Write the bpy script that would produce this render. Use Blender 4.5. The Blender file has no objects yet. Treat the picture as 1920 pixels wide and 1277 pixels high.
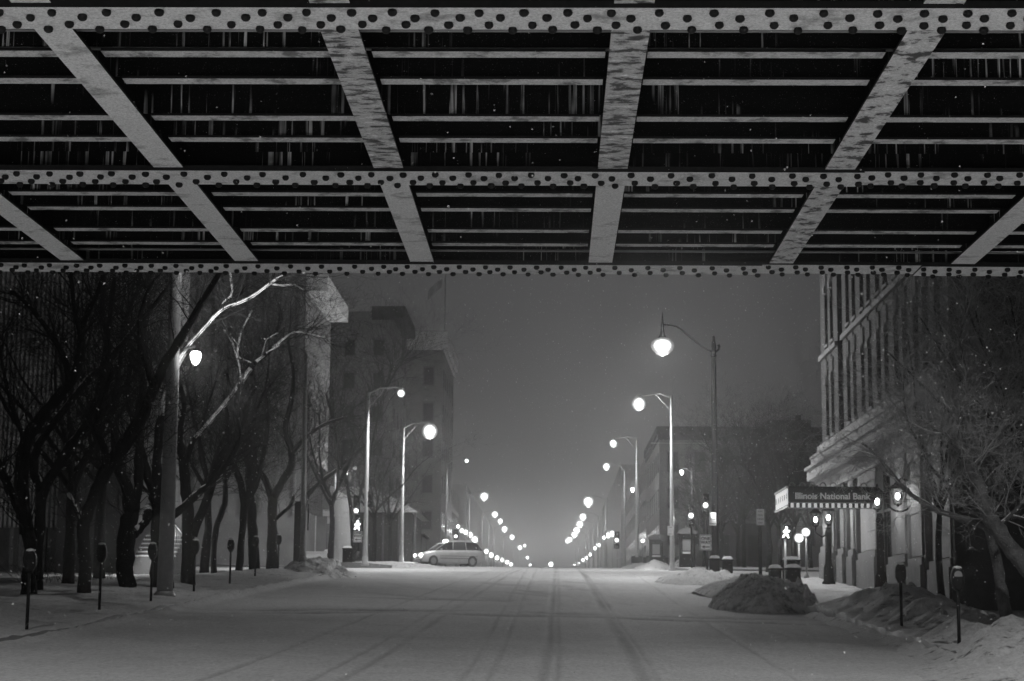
import bpy, math, random
import numpy as np
from mathutils import Vector, Matrix, noise as mnoise
R_ = math.radians
rnd = random.Random(7)
SC = bpy.context.scene
COL = SC.collection

# ------------------------------------------------------------------ camera
F = 3500.0                                   # focal length in pixels of the 1920 wide photograph
cam_d = bpy.data.cameras.new('camera')
cam = bpy.data.objects.new('camera', cam_d); COL.objects.link(cam)
cam_d.sensor_width = 36; cam_d.lens = F/1920*36
cam_d.clip_start = .1; cam_d.clip_end = 4000
CR = Matrix.Rotation(R_(1.3056), 3, 'Z') @ Matrix.Rotation(R_(90+8.7518), 3, 'X') @ Matrix.Rotation(R_(.5), 3, 'Z')
cam.matrix_world = CR.to_4x4()
cam_d.dof.use_dof = True; cam_d.dof.focus_distance = 14.5; cam_d.dof.aperture_fstop = 7.0
SC.camera = cam

def P(px, py, Y):
    """world point seen at a pixel of the photograph, at distance Y along the street"""
    d = CR @ Vector(((px-960)/F, (638.5-py)/F, -1))
    return d*(Y/d.y)

# ------------------------------------------------------------------ ground height
PR = [(-60,-2.3),(-20,-2.1),(0,-1.75),(20,-.92),(30,-.42),(42,.22),(52,.75),(62,1.27),(72,1.75),(80,2.12),(90,2.6),(105,3.25),(125,4.0),(140,4.45),(155,4.75),(1300,4.75+.0226*1145)]
PX_, PZ_ = [p[0] for p in PR], [p[1] for p in PR]
def base(x, y):
    z = sum(np.interp(y+k, PX_, PZ_) for k in (-3,-1.5,0,1.5,3))/5
    t = min(1, max(0, (85-y)/25))
    return float(z) - .017*t*(min(max(x, -14), 12)+9)
def ns(x, y, s, seed=0): return mnoise.noise(Vector((x*s, y*s, seed)))
def gauss(d, w): return math.exp(-(d/w)**2)
def smooth(a, b, t):
    t = min(1, max(0, (t-a)/(b-a))); return t*t*(3-2*t)
CURB_L, CURB_R = -9.0, 6.9
def walk(x, y):                              # sidewalk and lawn, snow on it
    z = base(x, y) + .12
    z += .06*ns(x, y, .5, 3) + .05*ns(x, y, 1.7, 5)*smooth(-9.0, -10.2, x if x < 0 else -11) + .03*ns(x, y, 4.5, 9)
    if x < 0:
        z += .10*gauss(x+12.2, 1.6)*(1+.8*ns(x, y, .8, 2))
        if y > 62: z += .10*smooth(62, 74, y)*(1+1.5*abs(ns(x, y, 1.3, 4)))*gauss(x+10.3, 1.6)
    else:
        k = smooth(22, 27, y)*(1-smooth(49, 53, y))
        z += k*(.30+.25*smooth(34, 47, y))*gauss(x-8.6, 1.5)*(1+.5*ns(x, y, 1.1, 1))
        z += k*.12*abs(ns(x, y, 2.6, 7))
    return z

# ------------------------------------------------------------------ materials
def mat(name, v, rough=.6, var=0, scale=3, bump=0, bscale=20, metal=0, emit=0, spec=.5, coords='Object', detail=6):
    m = bpy.data.materials.new(name); m.use_nodes = True
    nt = m.node_tree; b = nt.nodes['Principled BSDF']
    b.inputs['Base Color'].default_value = (v, v, v, 1)
    b.inputs['Roughness'].default_value = rough; b.inputs['Metallic'].default_value = metal
    b.inputs['Specular IOR Level'].default_value = spec
    if emit:
        b.inputs['Emission Color'].default_value = (1, 1, 1, 1); b.inputs['Emission Strength'].default_value = emit
    if var or bump: tc = nt.nodes.new('ShaderNodeTexCoord')
    if var:
        n = nt.nodes.new('ShaderNodeTexNoise'); n.inputs['Scale'].default_value = scale; n.inputs['Detail'].default_value = detail
        n.inputs['Roughness'].default_value = .65
        nt.links.new(tc.outputs[coords], n.inputs['Vector'])
        r = nt.nodes.new('ShaderNodeValToRGB'); e = r.color_ramp.elements
        lo, hi = max(0, v*(1-var)), min(1, v*(1+var))
        e[0].position = .3; e[1].position = .7
        e[0].color = (lo, lo, lo, 1); e[1].color = (hi, hi, hi, 1)
        nt.links.new(n.outputs['Fac'], r.inputs['Fac']); nt.links.new(r.outputs['Color'], b.inputs['Base Color'])
    if bump:
        n2 = nt.nodes.new('ShaderNodeTexNoise'); n2.inputs['Scale'].default_value = bscale; n2.inputs['Detail'].default_value = 5
        nt.links.new(tc.outputs[coords], n2.inputs['Vector'])
        bp = nt.nodes.new('ShaderNodeBump'); bp.inputs['Strength'].default_value = bump; bp.inputs['Distance'].default_value = .05
        nt.links.new(n2.outputs['Fac'], bp.inputs['Height']); nt.links.new(bp.outputs['Normal'], b.inputs['Normal'])
    return m

def math_node(nt, op, a, b=None, clamp=False):
    n = nt.nodes.new('ShaderNodeMath'); n.operation = op; n.use_clamp = clamp
    for i, q in enumerate((a, b)):
        if q is None: continue
        if isinstance(q, (int, float)): n.inputs[i].default_value = q
        else: nt.links.new(q, n.inputs[i])
    return n.outputs[0]
def noise_node(nt, vec, scale, detail=4, sc3=None, rough=.6):
    if sc3 is not None:
        mp = nt.nodes.new('ShaderNodeMapping'); mp.inputs['Scale'].default_value = sc3
        nt.links.new(vec, mp.inputs['Vector']); vec = mp.outputs[0]
    n = nt.nodes.new('ShaderNodeTexNoise'); n.inputs['Scale'].default_value = scale; n.inputs['Detail'].default_value = detail
    n.inputs['Roughness'].default_value = rough
    nt.links.new(vec, n.inputs['Vector']); return n.outputs['Fac']
def ramp(nt, fac, stops):
    r = nt.nodes.new('ShaderNodeValToRGB'); e = r.color_ramp.elements
    while len(e) < len(stops): e.new(.5)
    for q, (p, v) in zip(e, stops): q.position = p; q.color = (v, v, v, 1)
    nt.links.new(fac, r.inputs['Fac']); return r.outputs['Color']
def blank(name, rough=.7):
    m = bpy.data.materials.new(name); m.use_nodes = True; nt = m.node_tree
    b = nt.nodes['Principled BSDF']; b.inputs['Roughness'].default_value = rough
    tc = nt.nodes.new('ShaderNodeTexCoord'); return m, nt, b, tc.outputs['Object']

M = {}
# old grey bridge paint, peeling into dark rust; 'amount' sets how patchy
def paint_mat(name, v, dark, lo, hi, sc3, bright=None):
    m, nt, b, oc = blank(name, .62)
    n = noise_node(nt, oc, 1, 7, sc3, .68)
    c = ramp(nt, n, [(lo, dark), (hi, v), (.56, v*.92), (.70, bright or v*1.08)])
    fine = noise_node(nt, oc, 55, 5, None, .9)
    mx = nt.nodes.new('ShaderNodeMix'); mx.data_type = 'RGBA'; mx.blend_type = 'MULTIPLY'; mx.inputs[0].default_value = .8
    nt.links.new(c, mx.inputs[6]); nt.links.new(ramp(nt, fine, [(.38, .42), (.56, 1)]), mx.inputs[7])
    nt.links.new(mx.outputs[2], b.inputs['Base Color'])
    bp = nt.nodes.new('ShaderNodeBump'); bp.inputs['Strength'].default_value = .35; bp.inputs['Distance'].default_value = .01
    nt.links.new(n, bp.inputs['Height']); nt.links.new(bp.outputs['Normal'], b.inputs['Normal'])
    return m
M['flange'] = paint_mat('grey_bridge_paint', .80, .30, .33, .47, (3.5, 3.5, 3.5), .88)
M['flange_worn'] = paint_mat('worn_bridge_paint', .55, .06, .43, .50, (6, 12, 3), 1.0)
M['flange_flaked'] = paint_mat('flaked_bridge_paint', .66, .05, .42, .49, (7, 7, 3), 1.0)
M['lip'] = paint_mat('stringer_paint', .60, .15, .38, .50, (6, 6, 6), .75)
M['rivet'] = mat('rusted_rivets_and_shadow_edges', .012, .6, .4, 30, spec=.15)
# sooty webs with pale lime drips
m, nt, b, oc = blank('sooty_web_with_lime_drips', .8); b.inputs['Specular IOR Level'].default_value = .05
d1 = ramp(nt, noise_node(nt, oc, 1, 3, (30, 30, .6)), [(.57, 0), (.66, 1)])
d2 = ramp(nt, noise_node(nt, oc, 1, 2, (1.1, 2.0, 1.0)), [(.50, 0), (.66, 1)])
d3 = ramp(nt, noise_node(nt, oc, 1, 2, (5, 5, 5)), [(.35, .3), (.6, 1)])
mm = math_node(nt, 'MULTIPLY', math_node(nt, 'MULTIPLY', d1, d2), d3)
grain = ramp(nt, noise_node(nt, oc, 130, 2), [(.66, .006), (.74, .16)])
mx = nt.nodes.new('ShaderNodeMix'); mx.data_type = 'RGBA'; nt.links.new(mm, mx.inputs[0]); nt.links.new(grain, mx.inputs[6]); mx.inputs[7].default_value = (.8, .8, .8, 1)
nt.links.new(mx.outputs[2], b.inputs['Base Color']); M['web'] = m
M['deck'] = mat('dark_deck_planks', .008, .9, .5, 4, spec=.05)
M['abut'] = mat('abutment_concrete', .3, .85, .3, 1.5, .3, 12)

# snow
def snow_mat(name, v, dirt, dscale, lo, hi, bump=.5, wear=False):
    m, nt, b, oc = blank(name, .75)
    n = noise_node(nt, oc, dscale, 8, None, .7)
    c = ramp(nt, n, [(lo, dirt), (hi, v)])
    if wear:
        at = nt.nodes.new('ShaderNodeAttribute'); at.attribute_name = 'wear'
        w = math_node(nt, 'MULTIPLY', at.outputs['Fac'], ramp(nt, noise_node(nt, oc, 1, 5, (4, .5, 1)), [(.3, .55), (.65, 1)]), True)
        mx = nt.nodes.new('ShaderNodeMix'); mx.data_type = 'RGBA'; nt.links.new(w, mx.inputs[0]); nt.links.new(c, mx.inputs[6]); mx.inputs[7].default_value = (.13, .13, .13, 1)
        c = mx.outputs[2]
    mg = nt.nodes.new('ShaderNodeMix'); mg.data_type = 'RGBA'; mg.blend_type = 'MULTIPLY'; mg.inputs[0].default_value = 1
    nt.links.new(c, mg.inputs[6]); nt.links.new(ramp(nt, noise_node(nt, oc, 14, 6, (1, .35, 1), .85), [(.36, .66), (.58, 1)]), mg.inputs[7])
    nt.links.new(mg.outputs[2], b.inputs['Base Color'])
    n2 = noise_node(nt, oc, 9, 8, None, .7)
    bp = nt.nodes.new('ShaderNodeBump'); bp.inputs['Strength'].default_value = bump; bp.inputs['Distance'].default_value = .04
    nt.links.new(n2, bp.inputs['Height']); nt.links.new(bp.outputs['Normal'], b.inputs['Normal'])
    return m
M['snow'] = snow_mat('fresh_snow', .72, .30, 1.1, .30, .46, .8)
M['road'] = snow_mat('packed_snow_on_asphalt', .68, .56, .35, .35, .6, .3, True)
M['bank'] = snow_mat('dirty_ploughed_snow', .78, .10, 3.2, .34, .54, 1.0)
M['bank_clean'] = snow_mat('ploughed_snow', .68, .12, 2.3, .36, .44, 1.0)
M['limb_snow'] = mat('snow_on_branches', .78, .8, .1, 8)
M['flake'] = mat('snowflake', .8, .8)
M['terrain'] = mat('snowy_ground', .5, .9, .2, .05)

M['bark'] = mat('wet_bark', .018, .9, .5, 12, .8, 30, spec=.1)
M['twig'] = mat('dark_twigs', .03, .9, spec=.1)
M['twig_frost'] = mat('frosted_twigs', .3, .9, .6, 1.5)
M['bark_frost'] = mat('frosted_bark', .13, .9, .5, 6, .8, 30)
M['galv'] = mat('galvanised_pole', .34, .4, .15, 5)
M['galv_dark'] = mat('weathered_steel_pole', .16, .5, .3, 6)
M['black'] = mat('black_painted_iron', .003, .8, spec=.0)
M['dark'] = mat('dark_enamel', .02, .6, .3, 4, spec=.15)
M['glassdark'] = mat('dark_window_glass', .015, .12)
M['lens'] = mat('lamp_lens_glow', 1, .5, emit=40)
def frosted(name, hot, edge, pw):              # globe with a painted halo: hot centre fading to sky tone at the rim
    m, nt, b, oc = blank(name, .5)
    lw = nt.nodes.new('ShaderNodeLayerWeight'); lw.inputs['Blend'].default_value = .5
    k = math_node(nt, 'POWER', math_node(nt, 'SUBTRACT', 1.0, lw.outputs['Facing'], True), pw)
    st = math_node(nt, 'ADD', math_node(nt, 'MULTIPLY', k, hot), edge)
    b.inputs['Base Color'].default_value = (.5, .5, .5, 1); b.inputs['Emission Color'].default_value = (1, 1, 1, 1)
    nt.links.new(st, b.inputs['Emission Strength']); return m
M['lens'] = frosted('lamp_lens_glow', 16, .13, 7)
M['lens_soft'] = mat('lamp_globe_glow', 1, .5, emit=12)
M['lens_dim'] = mat('small_lamp_glow', 1, .5, emit=6)
M['signal'] = mat('signal_lens_glow', 1, .5, emit=12)
M['lantern'] = mat('lantern_bulb_glow', 1, .5, emit=14)
M['winlit'] = mat('lit_window', .6, .5, emit=.35)
M['sign'] = mat('white_sign_sheeting', .8, .4, emit=0)
M['ink'] = mat('black_sign_ink', .01, .5)
M['limestone'] = mat('grey_limestone', .3, .8, .2, 1.2, .2, 10)
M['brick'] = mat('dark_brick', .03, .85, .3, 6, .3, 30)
M['brick_trim'] = mat('grey_stone_trim', .14, .8, .25, 2)
M['stone_dark'] = mat('dark_granite_and_shaded_piers', .10, .6, .3, 3)
M['concrete'] = mat('pale_precast_concrete', .55, .85, .2, .8)
M['rib'] = mat('ribbed_metal_panel', .28, .6, .3, 1)
M['rib_edge'] = mat('panel_rib_edge', .75, .6, .4, 1.5)
M['darkwall'] = mat('dark_wall', .04, .8, .3, 1)
M['greywall'] = mat('grey_masonry', .22, .85, .3, .4)
M['midwall'] = mat('grey_panel_wall', .26, .85, .3, .5)
M['lightwall'] = mat('white_cornice', .85, .8, .1, 1)
M['letter'] = mat('pale_sign_letters', .35, .5, emit=.12)
M['bulb'] = mat('marquee_bulb_glow', .8, .5, emit=.35)
M['panel_lit'] = mat('backlit_white_panel', .8, .5, emit=.45)
M['carpaint'] = mat('silver_car_paint', .5, .3, .1, 3, metal=.3)
M['tyre'] = mat('tyre_rubber', .015, .8)
M['rimm'] = mat('wheel_rim', .25, .4)
M['pane'] = mat('grey_notice_pane', .32, .3, .1, 3)

# ------------------------------------------------------------------ mesh builder
class MB:
    def __init__(s): s.v = []; s.f = []; s.m = []; s.mi = 0; s.sm = []
    def add(s, vs, fs, smooth=False):
        o = len(s.v); s.v.extend(tuple(p) for p in vs)
        for f in fs: s.f.append(tuple(o+i for i in f)); s.m.append(s.mi); s.sm.append(smooth)
        return s
    def box(s, a, b, mtx=None, side=None):
        x0, y0, z0 = a; x1, y1, z1 = b
        vs = [(x0,y0,z0),(x1,y0,z0),(x1,y1,z0),(x0,y1,z0),(x0,y0,z1),(x1,y0,z1),(x1,y1,z1),(x0,y1,z1)]
        if mtx is not None: vs = [mtx @ Vector(p) for p in vs]
        s.add(vs, [(0,3,2,1),(4,5,6,7),(0,1,5,4),(1,2,6,5),(2,3,7,6),(3,0,4,7)])
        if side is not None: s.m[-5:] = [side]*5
        return s
    def bbox(s, a, b, r, mtx=None):          # box with chamfered vertical and top edges
        x0, y0, z0 = a; x1, y1, z1 = b
        prof = [(x0+r,y0),(x1-r,y0),(x1,y0+r),(x1,y1-r),(x1-r,y1),(x0+r,y1),(x0,y1-r),(x0,y0+r)]
        cx, cy = (x0+x1)/2, (y0+y1)/2
        k = 1-2*r/max(x1-x0, y1-y0)
        vs = [(x,y,z0) for x,y in prof]+[(x,y,z1-r) for x,y in prof]+[(cx+(x-cx)*k,cy+(y-cy)*k,z1) for x,y in prof]
        if mtx is not None: vs = [mtx @ Vector(p) for p in vs]
        fs = [tuple(range(7,-1,-1)), tuple(range(16,24))]
        for L in (0, 8):
            for i in range(8): j = (i+1)%8; fs.append((L+i,L+j,L+8+j,L+8+i))
        return s.add(vs, fs)
    def tube(s, pts, rad, n=8, cap=True, smooth=True, flat=1.0):
        pts = [Vector(p) for p in pts]
        if isinstance(rad, (int, float)): rad = [rad]*len(pts)
        vs = []; prev = None
        for i, p in enumerate(pts):
            t = (pts[min(i+1, len(pts)-1)]-pts[max(i-1, 0)])
            t = t.normalized() if t.length > 1e-9 else Vector((0,0,1))
            if prev is None: u = t.cross(Vector((0,1,0)) if abs(t.y) < .9 else Vector((1,0,0))).normalized()
            else: u = (prev-t*prev.dot(t)); u = u.normalized() if u.length > 1e-6 else t.orthogonal().normalized()
            w = t.cross(u); prev = u
            for k in range(n):
                a = 2*math.pi*k/n; vs.append(p+(u*math.cos(a)+w*math.sin(a)*flat)*rad[i])
        fs = []
        for i in range(len(pts)-1):
            for k in range(n):
                j = (k+1)%n; fs.append((i*n+k, i*n+j, (i+1)*n+j, (i+1)*n+k))
        if cap: fs.append(tuple(range(n-1,-1,-1))); fs.append(tuple((len(pts)-1)*n+k for k in range(n)))
        return s.add(vs, fs, smooth)
    def lathe(s, c, prof, n=16, smooth=True):    # prof: (radius, height)
        c = Vector(c); vs = []
        for r, z in prof:
            for k in range(n):
                a = 2*math.pi*k/n; vs.append((c.x+r*math.cos(a), c.y+r*math.sin(a), c.z+z))
        fs = [(i*n+k, i*n+(k+1)%n, (i+1)*n+(k+1)%n, (i+1)*n+k) for i in range(len(prof)-1) for k in range(n)]
        fs.append(tuple(range(n-1,-1,-1))); fs.append(tuple((len(prof)-1)*n+k for k in range(n)))
        return s.add(vs, fs, smooth)
    def prism(s, outline, d0, d1, mtx):          # outline in local XZ, extruded along local Y
        n = len(outline)
        vs = [mtx @ Vector((x, d0, z)) for x, z in outline]+[mtx @ Vector((x, d1, z)) for x, z in outline]
        fs = [tuple(range(n)), tuple(range(2*n-1, n-1, -1))]+[(i, n+i, n+(i+1)%n, (i+1)%n) for i in range(n)]
        return s.add(vs, fs)
    def build(s, name, mats, parent=None, origin=None):
        me = bpy.data.meshes.new(name); 
        o0 = Vector(origin) if origin is not None else Vector((0,0,0))
        me.from_pydata([tuple(Vector(p)-o0) for p in s.v] if origin is not None else s.v, [], s.f)
        for q in (mats if isinstance(mats, (list, tuple)) else [mats]): me.materials.append(q)
        me.polygons.foreach_set('material_index', s.m); me.polygons.foreach_set('use_smooth', s.sm)
        me.update(); o = bpy.data.objects.new(name, me); COL.objects.link(o)
        if parent is not None: o.parent = parent; o.location = o0 
        elif origin is not None: o.location = o0
        return o
def tag(o, label=None, cat=None, group=None, kind=None):
    for k, v in (('label', label), ('category', cat), ('group', group), ('kind', kind)):
        if v: o[k] = v
    return o
def thing(name, label, cat, loc, group=None, rz=0):
    o = bpy.data.objects.new(name, None); COL.objects.link(o); o.location = loc; o.rotation_euler = (0,0,rz); o.empty_display_size = .3
    return tag(o, label, cat, group)
def copy_thing(o, loc, label=None, rz=None, parent=None):
    c = o.copy(); COL.objects.link(c)
    if parent is not None: c.parent = parent
    else:
        c.location = loc
        if rz is not None: c.rotation_euler = (0,0,rz)
        if label: c['label'] = label
    for ch in list(o.children): copy_thing(ch, None, parent=c)
    return c
def light(name, loc, power, radius=.12, parent=None, spot=None):
    d = bpy.data.lights.new(name, 'SPOT' if spot and spot < 179 else 'POINT'); d.energy = power; d.shadow_soft_size = radius
    if spot and spot < 179: d.spot_size = R_(spot); d.spot_blend = .6
    o = bpy.data.objects.new(name, d); COL.objects.link(o); o.location = loc
    if parent is not None: o.parent = parent
    return o

# ------------------------------------------------------------------ world
w = bpy.data.worlds.new('World'); SC.world = w; w.use_nodes = True; nt = w.node_tree
bg = nt.nodes['Background']
sky = nt.nodes.new('ShaderNodeTexSky'); sky.sky_type = 'NISHITA'; sky.sun_disc = False
sky.sun_elevation = R_(4); sky.sun_rotation = R_(180); sky.air_density = 1; sky.dust_density = 4
bw = nt.nodes.new('ShaderNodeRGBToBW'); nt.links.new(sky.outputs[0], bw.inputs[0])
# low cloud deck over the town: glow near the horizon, darker overhead, with a little of the clear-sky gradient
gtc = nt.nodes.new('ShaderNodeTexCoord'); sx_ = nt.nodes.new('ShaderNodeSeparateXYZ'); nt.links.new(gtc.outputs['Generated'], sx_.inputs[0])
glow = ramp(nt, sx_.outputs['Z'], [(.0, .30), (.22, .54), (.62, .13), (1, .10)])
mixn = nt.nodes.new('ShaderNodeMath'); mixn.operation = 'MULTIPLY_ADD'
nt.links.new(bw.outputs[0], mixn.inputs[0]); mixn.inputs[1].default_value = .002; nt.links.new(glow, mixn.inputs[2])
nt.links.new(mixn.outputs[0], bg.inputs['Color']); bg.inputs['Strength'].default_value = .11

# ------------------------------------------------------------------ ground, road, sidewalks
def grid_obj(name, xs, ys, fz, material, skirt=0, wear=None, smooth=True):
    nx, ny = len(xs), len(ys); vs = []; wr = []
    for y in ys:
        for x in xs:
            vs.append((x, y, fz(x, y)))
            if wear: wr.append(wear(x, y))
    fs = [(j*nx+i, j*nx+i+1, (j+1)*nx+i+1, (j+1)*nx+i) for j in range(ny-1) for i in range(nx-1)]
    if skirt:
        nf0 = len(fs)
        ring = [i for i in range(nx)]+[j*nx+nx-1 for j in range(1, ny)]+[(ny-1)*nx+i for i in range(nx-2, -1, -1)]+[j*nx for j in range(ny-2, 0, -1)]
        o = len(vs); vs += [(vs[i][0], vs[i][1], vs[i][2]-skirt) for i in ring]
        n = len(ring); fs += [(ring[(k+1)%n], ring[k], o+k, o+(k+1)%n) for k in range(n)]
        if wear: wr += [0]*n
    me = bpy.data.meshes.new(name); me.from_pydata(vs, [], fs); me.materials.append(material)
    me.polygons.foreach_set('use_smooth', [smooth]*len(fs))
    if skirt: me.materials.append(M['stone_dark']); me.polygons.foreach_set('material_index', [0]*nf0+[1]*(len(fs)-nf0))
    me.update()
    if wear: a = me.attributes.new('wear', 'FLOAT', 'POINT'); a.data.foreach_set('value', wr)
    o = bpy.data.objects.new(name, me); COL.objects.link(o); return o
def span(a, b, st): n = max(1, int(round((b-a)/st))); return [a+(b-a)*i/n for i in range(n+1)]

tag(grid_obj('ground', span(-320, 320, 16), sorted(set(span(-60, 160, 4)+span(160, 1200, 40))), lambda x, y: base(x, y)-.5, M['terrain']), kind='structure')

# tyre tracks: (x at Y=24, x drift per metre, half width)
tracks = [(-.15,.004,.10),(.06,.003,.05),(1.32,.002,.14),(1.55,.0,.05),(-.9,.0,.05),(-1.25,-.002,.05),(-2.9,.014,.09),(-3.3,.014,.05),(-4.7,.02,.07),(3.6,.004,.05)]
def road_w(x, y):
    k = 0
    wob = .10*ns(0, y, .07, 11)
    for x0, dr, hw in tracks:
        hw = hw*.85
        c = x0+dr*(y-24)+wob
        d = abs(x-c)
        if d < hw*3: k = max(k, math.exp(-(d/hw)**2.6)*(.62 if hw > .08 else .42)*max(.15, .8+.9*ns(x0*7, y, .16, 4)))
    # turning tracks that cross the street
    for y0, cv, xw, st in ((46.2,.075,-1.8,1.0),(48.0,.06,-1.0,.9),(55.0,.02,-4.5,.7)):
        c = y0-cv*(x-xw)**2*(1 if x < xw else .12)+.6*ns(x, 0, .35, y0)
        lim = smooth(-8.5, -6, x)*(1-smooth(6.2, 7.5, x)) if y0 < 50 else smooth(-7, -6, x)*(1-smooth(-1.5, -.5, x))
        k = max(k, gauss(y-c, .5)*st*lim*max(0, .7+1.1*ns(x, y, .45, y0)))
    if y > 50:                                  # scuffed patches left by cars turning at the crossing
        n = ns(x*1.1+y*.35, y*.22, 1, 21)
        k = max(k, smooth(.12, .5, n)*.40*smooth(50, 58, y)*(1-smooth(74, 84, y))*smooth(-8, -4, x)*(1-smooth(1.5, 3.5, x)))
    return k
def road_z(x, y):
    z = base(x, y)+.012*ns(x, y, .4, 1)+.006*ns(x, y, 2.2, 2)
    if x < -8 and 20 < y < 84: z += gauss(x+9.0, .22)*(.075+.05*ns(y, 0, .9, 40)+.05*ns(y, 0, 3, 41)+.09*smooth(42, 52, y))
    z += .022*abs(ns(x*2.2, y*.25, 1, 50))
    return z-.045*road_w(x, y)
xs = sorted(set([round(q, 3) for q in span(-60, -10, 5)+span(-9.6, 7.4, .055)+span(8, 60, 5)]))
ys = sorted(set([round(q, 3) for q in span(-30, 20, 2)+span(21, 62, .22)+span(62.4, 112, .6)+span(114, 160, 3)+span(180, 1100, 40)]))
tag(grid_obj('road', xs, ys, road_z, M['road'], wear=road_w), kind='structure')
# sidewalks (kerb face is the skirt)
def side(name, x0, x1, y0, y1, stx, sty, wall_in=0):
    xs = sorted(set([round(q, 3) for q in span(x0, x1, stx)])); ys = span(y0, y1, sty)
    return tag(grid_obj(name, xs, ys, walk, M['snow'], skirt=.45), kind='structure')
side('sidewalk', -17.5, CURB_L, 22, 82, .16, .3)
side('sidewalk', CURB_R, 11.6, 22, 81.5, .12, .22)
side('sidewalk', -17.5, CURB_L, -30, 22, 1, 2); side('sidewalk', CURB_R, 11.6, -30, 22, 1, 2)
side('lawn', -70, -17.5, -30, 82, 2.5, 2.5); side('sidewalk', 11.6, 60, -30, 81.5, 2.5, 2.5)
side('sidewalk', -60, CURB_L, 104.5, 165, 1.2, 1.5); side('sidewalk', CURB_R, 60, 104.5, 165, 1.2, 1.5)
side('sidewalk', -60, CURB_L, 165, 1000, 10, 30); side('sidewalk', CURB_R, 60, 165, 1000, 10, 30)

# ploughed snow
def mound(name, cx, cy, sx, sy, h, seed, material, label, rough=.5, res=60, rot=0, lo=.35):
    vs = []; n = res; inside = {}
    fs = []
    for j in range(n+1):
        for i in range(n+1):
            u, v = i/n*2-1, j/n*2-1
            r = math.hypot(u, v)
            lx, ly = u*sx, v*sy
            x = cx+lx*math.cos(rot)-ly*math.sin(rot); y = cy+lx*math.sin(rot)+ly*math.cos(rot)
            th = math.atan2(v, u)
            k = max(0, 1-r**2*(1.12+.55*ns(math.cos(th)*1.3, math.sin(th)*1.3, 1.2, seed)))
            k = k**.9
            rg_ = 1-2*abs(ns(x, y, 1.6, seed+9)); rg2 = 1-2*abs(ns(x, y, 4.2, seed+11))
            z = h*k*(.85+rough*.55*ns(x, y, .9, seed)+.16*rough*rg_)+min(1, k*3)*rough*h*(.14*rg2*.6+.22*max(0, ns(x, y, 5.5, seed+5))+.13*ns(x, y, 13, seed+6))
            if k <= 0.001: z = -.12
            vs.append((x, y, (base(x, y) if CURB_L < x < CURB_R or y > 81.5 else walk(x, y))+z))
    for j in range(n):
        for i in range(n):
            q = (j*(n+1)+i, j*(n+1)+i+1, (j+1)*(n+1)+i+1, (j+1)*(n+1)+i)
            fs.append(q)
    me = bpy.data.meshes.new(name); me.from_pydata(vs, [], fs); me.materials.append(material)
    me.polygons.foreach_set('use_smooth', [True]*len(fs)); me.update()
    o = bpy.data.objects.new(name, me); COL.objects.link(o)
    return tag(o, label, 'snow pile', 'piles of ploughed snow along the kerbs')
mound('snow_pile', 6.0, 53.5, 1.6, 2.8, 1.0, 3, M['bank'], 'big dark dirty pile of ploughed snow at the right kerb before the parking sign', .7, 90)
mound('snow_pile', 6.6, 63.5, 1.7, 5.2, .62, 8, M['bank_clean'], 'long pale snow bank reaching from the large dirty pile towards the black lamp post', .5, 70, .1)
mound('snow_pile', 6.0, 76.5, 1.9, 3.4, .45, 12, M['bank_clean'], 'low bright lumpy snow bank at the near right corner of the crossing', .9, 60, -.2)
mound('snow_pile', 5.9, 110, 1.3, 2.6, .40, 14, M['bank_clean'], 'small bright snow heap with a dark base below the shorter kiosk', .9, 40)
mound('snow_pile', 5.6, 121, 1.3, 2.6, .35, 17, M['bank_clean'], 'flat white snow heap beneath the far right traffic signal', .7, 40)
mound('snow_pile', 7.9, 112.5, .8, 1.3, .8, 19, M['bank'], 'rounded grey snow lump between the two kiosks', .4, 30)
mound('snow_pile', -9.6, 77.5, 1.5, 4.0, .5, 23, M['bank'], 'rough snow bank at the near left corner around the foot of the dark corner pole', .9, 60)
mound('snow_pile', -8.6, 106.5, 2.6, 2.2, .25, 27, M['bank_clean'], 'low bright snow ridge along the far left corner beneath the walk signal', .8, 50)
# the long bank beside the right kerb in the foreground
def bank_z(x, y):
    toe = 6.5-1.5*smooth(38, 25, y)+.5*ns(y, 0, .35, 2)
    top = 8.1
    t = smooth(toe, top, x)*(1-smooth(8.6, 11.0, x))
    k = (1-smooth(47.5, 51.5, y))
    lump = 1+.55*ns(x, y, .9, 31)+.3*ns(x, y, 2.1, 33)
    h = (.50+.18*smooth(38, 48, y)-.10*smooth(28, 23, y))*t*k*lump
    h += t*k*(.09*abs(ns(x, y, 2.2, 35))+.06*ns(x, y, 6, 36)+.03*ns(x, y, 13, 37))
    g = base(x, y)+(.1*smooth(CURB_R-.3, CURB_R+.3, x))
    edge = smooth(0, .02, t*k)
    return g+h-.14*(1-edge)
def bank_wear(x, y): return 0
tag(grid_obj('snow_bank', span(4.6, 11.3, .075), span(20, 52.5, .12), bank_z, M['bank_clean']), 'long foreground snow bank burying the right kerb around two parking meters', 'snow bank')

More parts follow.
